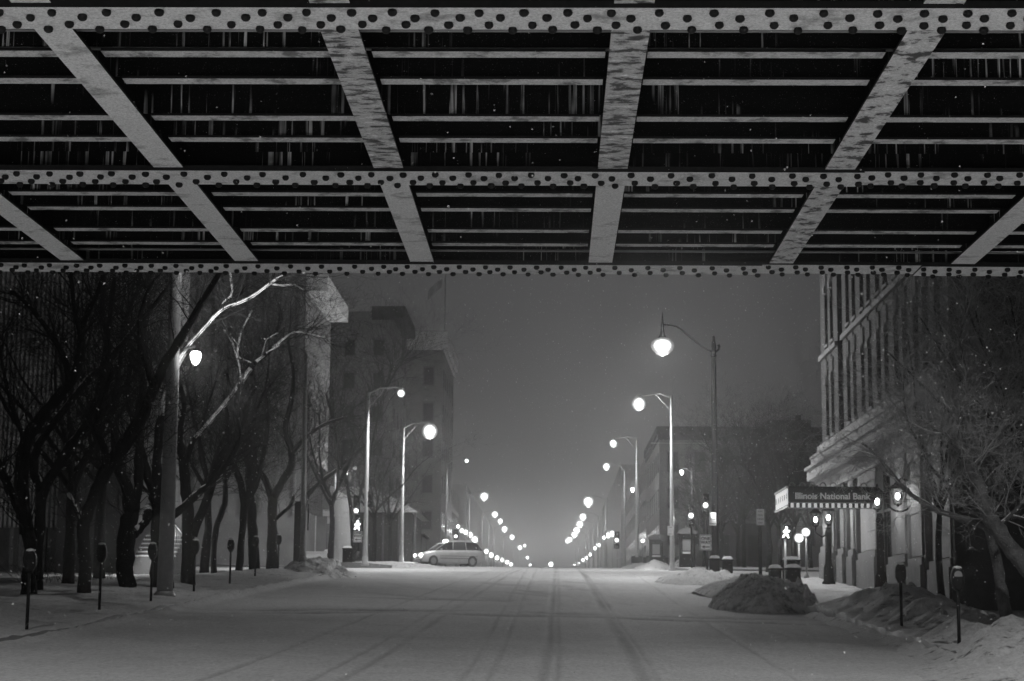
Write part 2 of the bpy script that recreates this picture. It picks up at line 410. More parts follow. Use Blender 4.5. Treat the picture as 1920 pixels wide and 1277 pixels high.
# ------------------------------------------------------------------ railway bridge
bridge = thing('railway_bridge', 'underside of a riveted steel railway bridge crossing overhead', 'bridge', (0, 13.5, 3.3))
bo = Vector((0, 13.5, 3.3)); H = 3.3
def bpart(mb, name, mats, parent=bridge):
    o = mb.build(name, mats, None, (0,0,0)); o.parent = parent
    o.location = -bo if parent is bridge else (0,0,0)
    return o
XB0, XB1 = -13.5, 12.5
gird = [(16.80, 17.23), (13.27, 13.69), (9.63, 9.99), (5.9, 6.3)]
def dome(mb, c, r, h):
    n = 9; vs = []
    for q, (rr, zz) in enumerate(((.80, 0), (1.0, .38), (.88, .70), (.5, .94))):
        for k in range(n):
            a = 2*math.pi*k/n; vs.append((c[0]+r*rr*math.cos(a), c[1]+r*rr*math.sin(a), c[2]-h*zz))
    vs.append((c[0], c[1], c[2]-h))
    fs = [(i*n+k, (i+1)*n+k, (i+1)*n+(k+1)%n, i*n+(k+1)%n) for i in range(3) for k in range(n)]
    fs += [(3*n+k, 4*n, 3*n+(k+1)%n) for k in range(n)]
    mb.add(vs, fs, True)
for gi, (y0, y1) in enumerate(gird):
    g = MB(); yc = (y0+y1)/2
    wm = MB(); wm.box((XB0, yc-.012, H+.03), (XB1, yc+.012, H+1.5)); wm.box((XB0, yc-.12, H+.031), (XB1, yc-.0125, H+.05)); wm.box((XB0, yc-.026, H+.0505), (XB1, yc-.0125, H+.18))
    wo = bpart(wm, 'main_girder', M['web'])
    x = XB0
    # flange in lapped plates
    cuts = [XB0, -6.2, 1.9+gi*.35, 3.35+gi*.6, 8.0, XB1] if gi < 3 else [XB0, XB1]
    for ci in range(len(cuts)-1):
        dz = (.0, .012, .0, .014, .0)[ci%5]; dy = (.0, .006, -.004, .012, 0)[ci%5]
        g.box((cuts[ci]+.001, y0-dy, H-dz), (cuts[ci+1]-.001, y1+dy*.5, H+.03), side=1)  # side faces coloured dark, for rust and the shadow border round the plate
    g.mi = 1
    rr = random.Random(40+gi)
    wd = y1-y0
    x = -7.5; k = 0
    ph = [0, .0, .0]
    while x < 7.5:
        dz = .0
        for ci in range(len(cuts)-1):
            if cuts[ci] <= x < cuts[ci+1]: dz = (.0, .012, .0, .014, .0)[ci%5]
        # two rows either side of the web, the inner and outer row staggered
        for side_, off in ((0, 0), (1, .045)):
            xx = x+off+rr.uniform(-.01, .01)
            if k%2 == 0: yy = y0+wd*(.10 if side_ == 0 else .66)
            else: yy = y0+wd*(.34 if side_ == 0 else .90)
            dome(g, (xx, yy+rr.uniform(-.008, .008), H-dz), .027*rr.uniform(.93, 1.06), .036)
        x += .117 + (.03 if (k//9)%3 == 1 else 0); k += 1
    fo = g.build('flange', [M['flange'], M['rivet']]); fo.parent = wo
# floor beams along the street
beamx = [(-4.44, 'flange'), (-2.83, 'flange'), (-1.215, 'flange_worn'), (.42, 'flange_worn'), (2.07, 'flange_flaked'), (3.72, 'flange')]
for bx in (-10.9, -9.3, -7.7, -6.05, 5.35, 7.0, 8.6, 10.2): beamx.append((bx, 'flange'))
for bx, mk in beamx:
    g = MB(); g.box((bx-.008, 6.2, H+.05), (bx+.008, 17.0, H+.62))
    wo = bpart(g, 'floor_beam', M['web'])
    for (ya, yb) in ((6.31, 9.62), (10.0, 13.26), (13.70, 16.79)):
        mk2 = mk
        if mk != 'flange' and yb > 14: mk2 = {'flange_worn': 'flange', 'flange_flaked': 'flange_flaked'}[mk]
        f = MB(); f.box((bx-.108, ya, H+.012), (bx+.108, yb, H+.032), side=1); f.box((bx-.03, ya, H+.0325), (bx+.03, yb, H+.05), side=1)  # dark sides again: rust plus a painted shadow border
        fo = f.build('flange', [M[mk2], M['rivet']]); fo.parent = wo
# stringers across the street between the floor beams
allx = sorted([b[0] for b in beamx])
base_y = [3.222, 3.391, 3.648, 3.817, 4.318, 4.478, 4.725, 4.898]
HS = H+.07
for c in base_y+[2.12, 2.3, 2.55, 2.73]:
    y = c*3.325
    wm = MB(); wm.box((XB0, y-.008, HS+.03), (XB1, y+.008, HS+.52))
    wo = bpart(wm, 'stringer', M['web'])
    f = MB()
    for a, b_ in zip([XB0]+allx, allx+[XB1]):
        f.box((a+.125, y-.06, HS), (b_-.125, y+.06, HS+.018), side=1)  # edges darkened like the beams, rust and shade in one colour
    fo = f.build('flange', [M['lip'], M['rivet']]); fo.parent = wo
d = MB(); d.box((XB0, 5.5, H+.75), (XB1, 17.6, H+1.0)); bpart(d, 'deck', M['deck'])
g = MB()
for y in (6.9, 10.35, 10.7, 13.86, 13.98, 16.70): g.tube([(XB0, y, H+.10), (XB1, y, H+.10)], .011, 6)
bpart(g, 'conduit', M['galv_dark'])
for nm, xa, xb, lb in (('abutment', -14.6, -12.2, 'concrete bridge abutment beyond the left sidewalk'), ('abutment', 11.3, 13.6, 'concrete bridge abutment beyond the right sidewalk')):
    a = MB(); a.box((xa, 5.4, -3), (xb, 17.7, H-.03)); a.box((xa+.3, 5.2, H-.028), (xb-.3, 17.9, H-.002))
    tag(a.build(nm, M['abut']), lb, 'abutment')

# ------------------------------------------------------------------ street lamps
POW = 1.0
lamp_group_l = 'street lamps along the left kerb'; lamp_group_r = 'street lamps along the right kerb'
def g_at(x, y): return walk(x, y) if (x < CURB_L or x > CURB_R) else base(x, y)
def street_lamp(poleX, Y, topz, headX, headz, label, grp, power, mat_pole='galv', r0=.13, r1=.07, lens_r=.16, black_hook=False, simple=False, cone=150, lens='lens'):
    lens_r = lens_r*1.08  # lens larger than the real lamp, standing in for its glare
    gz = g_at(poleX, Y)-.05
    t = thing('street_lamp', label, 'street lamp', (poleX, Y, gz), grp)
    p = MB(); hh = topz-gz
    p.tube([(0,0,0), (0,0,.5), (0,0,hh)], [r0*1.05, r0, r1], 14)
    if not simple: p.lathe((0,0,0), [(r0*1.7,.0),(r0*1.7,.08),(r0*1.25,.16),(r0*1.2,.45),(r0,.5)], 14)
    p.build('pole', M[mat_pole], t)
    dx, dz = headX-poleX, headz-gz
    a = MB()
    if black_hook:
        a.tube([(0,0,hh-.25), (-.12*abs(dx),0,hh-.15)]+[(dx*k, 0, hh-.15+(dz+.75-hh+.15)*q) for k, q in ((.30,.25),(.62,.78),(.72,.92),(.82,.985),(.92,1),(1,1))], .035, 8)
        a.build('arm', M[mat_pole], t)
        h = MB(); h.tube([(0,0,hh-.25), (.10,0,hh-.24), (.22,0,hh-.12), (.25,0,hh+.02), (.2,0,hh+.08)], [.045,.045,.045,.05,.06], 8)
        h.lathe((0,0,hh-.5), [(.10,0),(.13,.1),(.09,.2),(.11,.5),(.06,.8),(.05,.95),(.001,1.0)], 12); h.build('finial', M[mat_pole], t)
        s = MB(); s.lathe((dx,0,dz+.1), [(.20,0),(.17,.10),(.10,.22),(.06,.5),(.075,.62),(.05,.75),(.02,1.15),(.002,1.25)], 12)
        hd = s.build('lamp_head', M[mat_pole], t)
        g = MB(); g.lathe((dx,0,dz-.36), [(.02,-.30),(.26,-.22),(.44,-.04),(.52,.14),(.48,.32),(.34,.45),(.2,.50)], 14)  # lens swollen to the size of its bloom
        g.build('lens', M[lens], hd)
        light('lamp_light', (dx,0,dz-.76), power, .1, t)
    else:
        s_ = 1 if dx > 0 else -1
        a.tube([(0,0,hh-.12), (dx*.35,0,hh+(dz-hh)*.35+.16), (dx*.8,0,dz+.1), (dx,0,dz+.07)], [.045,.04,.035,.035], 8)
        if not simple: a.tube([(0,0,hh-.9), (dx*.38,0,hh-.12), (dx*.5,0,hh+(dz-hh)*.5+.14)], .025, 6)
        a.build('arm', M[mat_pole], t)
        s = MB()
        s.lathe((dx,0,dz), [(lens_r*.62,-.03),(lens_r*.62,.02),(lens_r*.5,.08),(lens_r*.3,.12),(.01,.13)], 12)
        hd = s.build('lamp_head', M[mat_pole], t)
        g = MB(); g.lathe((dx,0,dz-.02-lens_r*.88), [(lens_r*(math.sin(math.pi*(k_+.4)/10)), -lens_r*math.cos(math.pi*(k_+.4)/10)) for k_ in range(9)], 14)
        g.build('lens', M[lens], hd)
        light('lamp_light', (dx,0,dz-.16-lens_r*1.9), power, .1, t, cone)
    return t
def lamp_px(pole_px, pole_top, lamp_px_, lamp_py, Y, label, grp, power, **kw):
    a = P(pole_px, pole_top, Y); b = P(lamp_px_, lamp_py, Y)
    return street_lamp(a.x, Y, a.z, b.x, b.z, label, grp, power, **kw)
BASEP = 900
lamp_px(1338, 650, 1242, 640, 82, 'tall black street lamp with a hooked arm and bright bell lamp over the road', lamp_group_r, BASEP*3.4, mat_pole='black', black_hook=True, r0=.16, r1=.10)
lamp_px(1259, 742, 1198, 745, 104, 'pale lamp pole on the far right corner with a bright lamp and small white plate', lamp_group_r, BASEP*2.2, lens_r=.36, cone=180)
lamp_px(1194, 822, 1150, 824, 140, 'slim pale lamp pole one place beyond the far right corner pole', lamp_group_r, BASEP*.7, lens_r=.28, cone=180)
lamp_px(1171, 880, 1137, 868, 184, 'slim lamp pole just inside the one beyond the far right corner', lamp_group_r, BASEP*.7, simple=True, lens_r=.36, cone=180)
lamp_px(691, 735, 752, 730, 100, 'pale lamp pole with braced arm on the far left corner beside the walk signal', lamp_group_l, BASEP*2.8, lens_r=.21)
lamp_px(757, 800, 806, 795, 126, 'lamp pole left of the turning car carrying the largest glow on the left side', lamp_group_l, BASEP*4.2, lens_r=.5, cone=180)
lamp_px(838, 868, 875, 860, 176, 'lamp pole rising behind the roof of the turning car', lamp_group_l, BASEP*.6, simple=True, lens_r=.2)
ords = ['first', 'second', 'third', 'fourth', 'fifth', 'sixth', 'seventh', 'eighth', 'ninth', 'tenth', 'eleventh', 'twelfth']
for i, (x, y, rr) in enumerate([(908,923,.42),(928,958,.40),(938,972,.36),(946,986,.46),(960,1002,.46),(975,1022,.55),(984,1020,.42),(989,1042,.55),(994,1056,.55)]):
    Y = 7.8*3500/(1030-x); Y = min(Y, 760)
    lamp_px(1030-(1030-x)*1.23, y+4, x, y, Y, '%s in the descending row of glowing lamps left of the street beyond the car' % ords[i], lamp_group_l, BASEP*.5, simple=True, lens_r=rr*1.25, cone=180)
for i, (x, y, rr) in enumerate([(1103,931,.5),(1093,962,.42),(1087,976,.46),(1081,988,.5),(1077,996,.5),(1068,1006,.55),(1064,1010,.5)]):
    Y = 4.6*3500/(x-1030)
    lamp_px(1030+(x-1030)*1.45, y+4, x, y, Y, '%s in the descending row of glowing lamps right of the street beyond the crossing' % ords[i], lamp_group_r, BASEP*.5, simple=True, lens_r=rr*1.25, cone=180)
# unseen lamps added behind the camera to brighten the bridge underside; then lamps past it
street_lamp(-9.7, -5, 7.6, -7.2, 7.7, 'unseen added lamp pole on the left kerb on the near side of the bridge', lamp_group_l, 9000, cone=165)
street_lamp(7.6, -4, 7.8, 5.4, 7.9, 'unseen added lamp pole on the right kerb on the near side of the bridge', lamp_group_r, 9000, cone=165)
street_lamp(9.2, 25, 8.6, 7.6, 8.7, 'pale lamp pole on the right kerb just past the bridge', lamp_group_r, 1250, cone=150)
street_lamp(-10.4, 23, 8.6, -8.8, 8.7, 'pale lamp pole on the left kerb just past the bridge', lamp_group_l, 900, cone=150)

# post-top globe lamps and shop lights further down the street
def globe_lamp(px, py, Y, r, label, grp, power=0, mk='lens_soft', pole_r=.045, post='galv_dark', pear=False):
    c = P(px, py, Y); gz = g_at(c.x, Y)-.05
    t = thing('globe_lamp', label, 'globe lamp', (c.x, Y, gz), grp); h = c.z-gz
    p = MB(); p.tube([(0,0,0), (0,0,h-r*.95)], [pole_r, pole_r*.7], 8); p.lathe((0,0,0), [(pole_r*2.6,0),(pole_r*2.4,.12),(pole_r,.3)], 10); p.build('post', M[post], t)
    g = MB(); prof = [(r*math.sin(math.pi*k/8)+.001, -r*math.cos(math.pi*k/8)) for k in range(9)]
    if pear: prof = [(.001,-r*1.5),(r*.35,-r*1.2),(r*.8,-r*.4),(r,r*.2),(r*.8,r*.8),(.001,r)]
    g.lathe((0,0,h), prof, 12); g.build('globe', M[mk], t)
    if power: light('lamp_light', (0,-r-.12,h), power, .08, t)
    return t
gl, gr_ = 'globe lamps along the left sidewalk', 'globe lamps along the right sidewalk'
Lg = [(859,987,.26),(866,995,.36),(873,998,.4),(881,1003,.5),(890,1012,.6),(898,1030,.35),(912,1034,.5),(921,1041,.6),(932,1046,.6),(942,1050,.6),(951,1054,.7),(958,1058,.7)]
for i, (x, y, r) in enumerate(Lg):
    Y = 10.6*3500/(1034-x)
    globe_lamp(x, y, Y, r*.95, '%s glowing globe behind the car, counted from the car along the left sidewalk' % ords[i], gl, 160 if i%3 == 0 else 0, 'lens')  # globes oversized so the row blurs into a glow
Rg = [(1148,1001,.5),(1140,1004,.55),(1133,1008,.4),(1122,1022,.5),(1115,1028,.5),(1106,1040,.55),(1099,1046,.6),(1093,1050,.6),(1085,1056,.5),(1077,1059,.4)]
for i, (x, y, r) in enumerate(Rg):
    Y = 8.6*3500/(x-1034)
    globe_lamp(x, y, Y, r*1.0, '%s glowing globe counted from the far right signal along the right sidewalk' % ords[i], gr_, 160 if i%3 == 0 else 0, 'lens')  # oversized here too, in place of the glow around each globe
globe_lamp(1033, 1058, 420, .45, 'single glowing lamp in the middle of the far road', None, 300, 'lens_soft')
for i, (x, y, Y, lb) in enumerate([(1205,1014,125,'small globe lamp on a short post left of the shorter kiosk'),(1511,998,80,'brighter globe lamp nearest the bank lanterns'),(1498,1009,74,'globe lamp just left of the brighter one by the bank lanterns')]):
    globe_lamp(x, y, Y, .11 if i == 0 else .2, lb, None, 0 if i == 0 else 45, 'lens_dim' if i == 0 else 'lens')
globe_lamp(322, 1000, 71, .10, 'added low lamp hidden behind the stout pole', None, 30, 'lens_dim')  # hidden lamp added to brighten the facades on the left
globe_lamp(237, 1035, 70, .10, 'added low lamp hidden behind the sawn off stump tree', None, 130, 'lens_dim')  # another added lamp, out of sight, lighting the walls behind
globe_lamp(478, 985, 96, .10, 'added low lamp hidden behind the dark straight tree trunk', None, 200, 'lens_dim')  # added behind the trunk to light the low wing
globe_lamp(665, 878, 112, .13, 'slim post with a dim little globe behind the walk signal', None, 0, 'bulb')
# pear lamps on brackets
def pear_lamp(px, py, Y, r, pole_x_px, label, power, over, r0=.08, top_py=None, mk='signal'):
    c = P(px, py, Y); pb = P(pole_x_px, py, Y); gz = g_at(pb.x, Y)-.05; top = P(pole_x_px, top_py, Y).z if top_py else c.z+over
    t = thing('street_lamp', label, 'street lamp', (pb.x, Y, gz)); h = c.z-gz; dx = c.x-pb.x
    p = MB(); p.tube([(0,0,0), (0,0,top-gz)], [r0, r0*.6], 16)
    p.lathe((0,0,0), [(r0*1.35,0),(r0*1.35,.12),(r0*1.05,.2)], 16); p.build('pole', M['galv_dark'] if r0 < .2 else M['galv'], t)
    a = MB(); a.tube([(0,0,h-.1), (dx*.5,0,h+.22), (dx*.9,0,h+r*1.9), (dx,0,h+r*1.6)], .03, 8); a.build('arm', M['galv_dark'], t)
    g = MB(); g.lathe((dx,0,h), [(.03,-r*1.45),(r*.55,-r*1.15),(r*.92,-r*.3),(r,r*.4),(r*.75,r*.9),(.03,r*1.0)], 14)
    gg = g.build('globe', M[mk], t)
    q = MB(); q.lathe((dx,0,h+r*.98), [(r*.5,0),(r*.35,r*.35),(.03,r*.7)], 12); q.build('cap', M['dark'], gg)
    if r0 > .2:
        l_ = light('lamp_light', (dx+.12,r+.12,h-.05), 1500, .1, t, 125); l_.rotation_euler = Vector((.35, .72, .55)).to_track_quat('-Z', 'Y').to_euler()
    else: light('lamp_light', (dx,-r-.1,h-r), power, .1, t)
    if r0 > .2:
        zt = top-gz; a = MB(); a.tube([(0,0,zt-.3), (.9,0,zt+.25), (2.2,0,zt+.35)], .05, 8); a.build('arm', M['galv'], t)
        hd = MB(); hd.lathe((2.3,0,zt+.25), [(.26,0),(.26,.05),(.15,.16),(.02,.19)], 12); ho = hd.build('lamp_head', M['galv'], t)
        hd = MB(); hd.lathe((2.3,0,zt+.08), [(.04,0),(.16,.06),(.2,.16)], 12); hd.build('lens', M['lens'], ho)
        light('lamp_light', (2.3,0,zt-.02), 600, .1, t, 118)
    return t
pear_lamp(367, 669, 49, .15, 325, 'stout tapering pole among the left trees carrying a pear shaped lamp', 110, 4, r0=.215, top_py=300)
pear_lamp(648, 884, 117, .17, 629, 'dark slim pole with a pear shaped lamp left of the walk signal', 350, .3)
pear_lamp(1278, 885, 125, .13, 1297, 'slim pole with a small pear shaped lamp right of the far corner pole', 150, .3, r0=.06)
pear_lamp(1186, 918, 165, .17, 1197, 'small far lamp on a bracket low beside the slim pale pole', 60, .2, r0=.05, mk='lens_dim')

# corner pole, left
t0 = P(573, 660, 77); gx = P(567, 1060, 77).x; gz = g_at(gx, 77)-.1
t = thing('utility_pole', 'dark slim pole at the near left corner with a hanging banner', 'pole', (gx, 77, gz))
p = MB(); p.tube([(0,0,0), (0,0,.9), (t0.x-gx,0,t0.z-gz)], [.17,.12,.075], 12); p.lathe((0,0,0), [(.24,0),(.22,.5),(.15,.7)], 12); p.build('pole', M['galv_dark'], t)
a = P(553, 940, 77); b = P(562, 1052, 77)
q = MB(); q.bbox((a.x-gx, -.06, b.z-gz), (b.x-gx, .06, a.z-gz), .02); q.build('banner', M['black'], t)
q = MB(); q.bbox((b.x-gx+.28, -.05, P(0,990,77).z-gz), (b.x-gx+.33, .05, a.z-gz-.1), .01); q.build('bracket', M['black'], t)

# ------------------------------------------------------------------ signs and signals
def text_mesh(s, size, extr, loc_, rot, material, name, parent, bold=.0, track=1.0):
    c = bpy.data.curves.new(name, 'FONT'); c.body = s; c.size = size; c.extrude = extr; c.align_x = 'CENTER'; c.align_y = 'CENTER'; c.offset = bold; c.space_character = track
    c.resolution_u = 3
    o = bpy.data.objects.new(name, c); COL.objects.link(o)
    me = bpy.data.meshes.new_from_object(o.evaluated_get(bpy.context.evaluated_depsgraph_get()))
    COL.objects.unlink(o); bpy.data.objects.remove(o)
    me.materials.clear(); me.materials.append(material)
    r = bpy.data.objects.new(name, me); COL.objects.link(r); r.parent = parent; r.location = loc_; r.rotation_euler = rot
    return r
FR = (R_(90), 0, 0)                          # text facing -Y
def one_way(px0, px1, py0, py1, Y, t, tl):
    a = P(px0, py0, Y); b = P(px1, py1, Y); w_, h_ = b.x-a.x, a.z-b.z
    cx, cz = (a.x+b.x)/2-tl.x, (a.z+b.z)/2-tl.z
    y = -.14
    pm = MB(); pm.bbox((cx-w_/2, y, cz-h_/2), (cx+w_/2, y+.02, cz+h_/2), .004); pl = pm.build('sign_plate', M['sign'], t)
    bo_ = MB(); e = w_*.04
    for q in ((cx-w_/2+e, cz-h_/2+e, cx+w_/2-e, cz-h_/2+2*e), (cx-w_/2+e, cz+h_/2-2*e, cx+w_/2-e, cz+h_/2-e), (cx-w_/2+e, cz-h_/2+2*e, cx-w_/2+2*e, cz+h_/2-2*e), (cx+w_/2-2*e, cz-h_/2+2*e, cx+w_/2-e, cz+h_/2-2*e)):
        bo_.box((q[0], y-.004, q[1]), (q[2], y-.001, q[3]))
    z = cz-h_*.29
    bo_.box((cx-w_*.12, y-.004, z-h_*.03), (cx+w_*.36, y-.001, z+h_*.03))
    bo_.add([(cx-w_*.36, y-.004, z), (cx-w_*.08, y-.004, z+h_*.10), (cx-w_*.08, y-.004, z-h_*.10)], [(0, 2, 1)])
    bo_.build('lettering', M['ink'], pl)
    text_mesh('ONE', h_*.27, .001, (cx, y-.003, cz+h_*.25), FR, M['ink'], 'lettering', pl, .008, 1.05)
    text_mesh('WAY', h_*.27, .001, (cx, y-.003, cz+h_*.0), FR, M['ink'], 'lettering', pl, .008, 1.0)
def plate(px0, px1, py0, py1, Y, t, tl, lines=3, y=-.12, name='sign_plate'):
    a = P(px0, py0, Y); b = P(px1, py1, Y); w_, h_ = b.x-a.x, a.z-b.z
    cx, cz = (a.x+b.x)/2-tl.x, (a.z+b.z)/2-tl.z
    pm = MB(); pm.bbox((cx-w_/2, y, cz-h_/2), (cx+w_/2, y+.02, cz+h_/2), .004); pl = pm.build(name, M['sign'], t)
    if lines:
        l = MB()
        for i in range(lines):
            z = cz+h_*(.36-.72*i/(max(1, lines-1))); ww = w_*(.30+.06*((i*37)%3))
            n = 4
            for k in range(n): l.box((cx-ww+2*ww*k/n+.01, y-.004, z-h_*.05), (cx-ww+2*ww*(k+.72)/n, y-.001, z+h_*.05))
        l.build('lettering', M['ink'], pl)
def signal_head(t, x, y, z, lit, s=1.0, name='signal_head', power=120, facing=-1):
    b = MB(); b.bbox((x-.17*s, y-.1*s, z-.52*s), (x+.17*s, y+.14*s, z+.52*s), .03)
    for k in (-1, 0, 1):
        c = Vector((x, y-.1*s, z-k*.33*s)); n = 14; vs = []
        for rr, dy in ((.145, 0), (.15, -.22)):
            for i in range(n+1): an = math.pi*(-.12+1.24*i/n); vs.append((c.x+rr*s*math.cos(an), c.y+dy*s*(1 if 0 < an < math.pi else .6), c.z+rr*s*math.sin(an)))
        b.add(vs, [(i, i+1, n+2+i, n+1+i) for i in range(n)])
    hd = b.build(name, M['black'], t)
    for k in (-1, 0, 1):
        l = MB(); l.tube([(x, y-.10*s, z-k*.33*s), (x, y-.125*s, z-k*.33*s)], .115*s, 14)
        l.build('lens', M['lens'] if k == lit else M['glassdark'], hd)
        if k == lit and power: light('signal_light', (x, y-.30*s, z-k*.33*s), power, .06, t)
    return hd
def walk_figure(t, x, y, z, s, box=True):
    parent = t
    if box:
        b = MB(); b.bbox((x-.24*s, y, z-.27*s), (x+.24*s, y+.18*s, z+.27*s), .03); parent = b.build('walk_signal_head', M['black'], t)
    f = MB(); yy = y-.012
    def bar(p0, p1, r): f.tube([(x+p0[0]*s, yy, z+p0[1]*s), (x+p1[0]*s, yy, z+p1[1]*s)], r*s, 6)
    f.lathe((x+.02*s, yy, z+.17*s), [(.001,-.045*s),(.045*s,0),(.001,.045*s)], 8)
    bar((.01,.11),(0,-.03),.042); bar((0,.10),(-.10,.0),.022); bar((0,.10),(.09,.01),.022); bar((.09,.01),(.13,.06),.02)
    bar((0,-.03),(-.06,-.12),.028); bar((-.06,-.12),(-.12,-.20),.024); bar((0,-.03),(.06,-.12),.028); bar((.06,-.12),(.09,-.22),.024)
    f.build('walking_figure', M['signal'], parent)
# left far corner
Y = 98; c = P(671, 1060, Y); gz = g_at(c.x, Y+8)-.1; tl = Vector((c.x, Y, gz))
t = thing('traffic_signal', 'signal post on the far left corner with walk signal and one way sign', 'traffic signal', tl)
p = MB(); p.tube([(0,0,0), (0,0,P(671,930,Y).z-gz)], .06, 10); p.lathe((0,0,0), [(.2,0),(.18,.3),(.08,.45)], 12); p.build('pole', M['dark'], t)
z = P(669, 947, Y).z-gz; signal_head(t, P(669,950,Y).x-c.x, -.2, z, 1, .95, power=350)
q = P(690, 936, Y); signal_head(t, q.x-c.x+.12, .1, q.z-gz, 9, .8)
q = P(671, 985, Y); walk_figure(t, q.x-c.x, -.3, q.z-gz, 1.15)
one_way(663.5, 679, 994, 1017, Y, t, tl)
# right near corner: signal on the black lamp post and on its own post
Y = 81; c = P(1326, 1072, Y); gz = g_at(c.x, Y); tl = Vector((c.x, Y, gz))
t = thing('traffic_signal', 'slim post by the black lamp post with one way sign and the higher glowing signal', 'traffic signal', tl)
p = MB(); p.tube([(0,0,-.1), (0,0,P(1326,930,Y).z-gz)], .05, 10); p.build('pole', M['dark'], t)
q = P(1322, 948, Y); signal_head(t, q.x-c.x, -.15, q.z-gz, 0, .95, power=90)
one_way(1311.5, 1333.5, 1003, 1032, Y, t, tl); plate(1329.5, 1342.5, 961.5, 985.5, Y, t, tl, 3)
Y = 106; c = P(1297, 1072, Y); gz = g_at(c.x, Y); tl = Vector((c.x, Y, gz))
t = thing('traffic_signal', 'far signal post whose glowing head is left of and below the other', 'traffic signal', tl)
p = MB(); p.tube([(0,0,-.1), (0,0,P(1297,940,Y).z-gz)], .055, 10); p.build('pole', M['dark'], t)
q = P(1295, 967, Y); signal_head(t, q.x-c.x, -.15, q.z-gz, 0, 1.15, power=400)
Y = 150; c = P(1158, 1068, Y); gz = g_at(c.x, Y); tl = Vector((c.x, Y, gz))
t = thing('traffic_signal', 'distant glowing signal beside the row of globes on the right sidewalk', 'traffic signal', tl)
p = MB(); p.tube([(0,0,-.1), (0,0,P(1158,1000,Y).z-gz)], .05, 10); p.build('pole', M['galv'], t)
q = P(1156, 1013, Y); signal_head(t, q.x-c.x, -.15, q.z-gz, 0, 1.3, power=500)
Y = 165; c = P(855, 1063, Y); gz = g_at(c.x, Y); tl = Vector((c.x, Y, gz))
t = thing('traffic_signal', 'distant signal glowing just above the roof of the car', 'traffic signal', tl)
p = MB(); p.tube([(0,0,-.1), (0,0,P(855,998,Y).z-gz)], .05, 10); p.build('pole', M['galv_dark'], t)
q = P(855, 1006, Y); signal_head(t, q.x-c.x, -.15, q.z-gz, 0, 1.2, power=60)
# small plate on far right corner pole
Y = 103.6; a = P(1257, 995, Y); tl = Vector((a.x, Y, a.z)); t = thing('pole_sign', 'small white plate fixed on the pale pole of the far right corner', 'sign', tl); plate(1251.5, 1262.5, 986, 1004, Y, t, tl, 2, -.02)
Y = 64; c = P(1426, 1092, Y); gz = g_at(c.x, Y); tl = Vector((c.x, Y, gz))
t = thing('parking_sign', 'white parking sign on a black post behind the large dirty snow pile', 'sign', tl)
p = MB(); p.tube([(0,0,-.1), (0,0,P(1426,955,Y).z-gz)], .06, 10); p.build('post', M['black'], t); plate(1417.5, 1432.5, 955, 985, Y, t, tl, 4)
Y = 70; c = P(1473, 1092, Y); gz = g_at(c.x, Y); tl = Vector((c.x, Y, gz))
t = thing('walk_signal', 'walk signal with a lit walking figure on a pale post beside the bins', 'signal', tl)
p = MB(); p.tube([(0,0,-.1), (0,0,P(1472,1010,Y).z-gz)], .045, 10); p.build('post', M['galv'], t)
q = P(1473, 998, Y); walk_figure(t, q.x-c.x, -.12, q.z-gz, .95); light('signal_light', (q.x-c.x, -.3, q.z-gz), 25, .05, t)
Y = 112; c = P(612, 1050, Y); gz = g_at(c.x, Y); tl = Vector((c.x, Y, gz))
t = thing('street_sign', 'pale street sign panel on a thin post behind the corner pole', 'sign', tl)
p = MB(); p.tube([(0,0,-.1), (0,0,P(612,955,Y).z-gz)], .035, 8); p.build('post', M['galv_dark'], t); plate(606, 623, 956, 968, Y, t, tl, 1); plate(614, 622, 969, 982, Y, t, tl, 1, -.1)

# parking meters
def meter(loc, label, tall=1.0, frost=False):
    t = thing('parking_meter', label, 'parking meter', loc, 'parking meters along the kerbs')
    p = MB(); p.tube([(0,0,-.25), (0,0,1.05*tall)], .032, 10); p.build('post', M['dark'], t)
    h = MB()
    out = [(-.045,0),(.045,0),(.075,.06),(.105,.12),(.11,.25),(.095,.33),(.06,.385),(0,.405),(-.06,.385),(-.095,.33),(-.11,.25),(-.105,.12),(-.075,.06)]
    z0 = 1.03*tall
    n = len(out); vs = []
    for dy, k in ((-.075,.82),(-.06,1),(.06,1),(.075,.82)):
        for x, z in out: vs.append((x*k, dy, z0+.2+(z-.2)*k))
    fs = [tuple(range(n-1,-1,-1)), tuple(3*n+i for i in range(n))]+[(r*n+i, r*n+(i+1)%n, (r+1)*n+(i+1)%n, (r+1)*n+i) for r in range(3) for i in range(n)]
    h.add(vs, fs, True); hd = h.build('meter_head', M['dark'], t)
    g = MB(); vs = [(.07*math.cos(a_), -.079, z0+.27+.07*math.sin(a_)) for a_ in [math.pi*i/10 for i in range(11)]]+[(-.07,-.079,z0+.24),(.07,-.079,z0+.24)]
    g.add(vs, [tuple(range(len(vs)-1,-1,-1))]); g.build('window', M['pane'] if frost else M['glassdark'], hd)
    s = MB(); s.lathe((0,0,z0+.375), [(.075,0),(.085,.02),(.06,.045),(.02,.055),(.001,.056)], 10); s.build('snow_cap', M['limb_snow'], hd)
    return t
ml = [(53,33.75,'nearest parking meter on the left, in front of the leftmost tree trunk'),(187,41,'left parking meter standing alone on open snow right of the leftmost trunks'),(283,46.3,'left parking meter just left of the stout pole'),(363,52.5,'left parking meter just right of the stout pole'),(430,60,'left parking meter in front of the thin crooked trunk'),(477,67.5,'left parking meter in front of the dark straight trunk'),(520,76,'farthest left parking meter, next to the corner pole')]
for px, Y, lb in ml:
    x = P(px, 1120, Y).x; meter((x, Y, walk(x, Y)), lb)
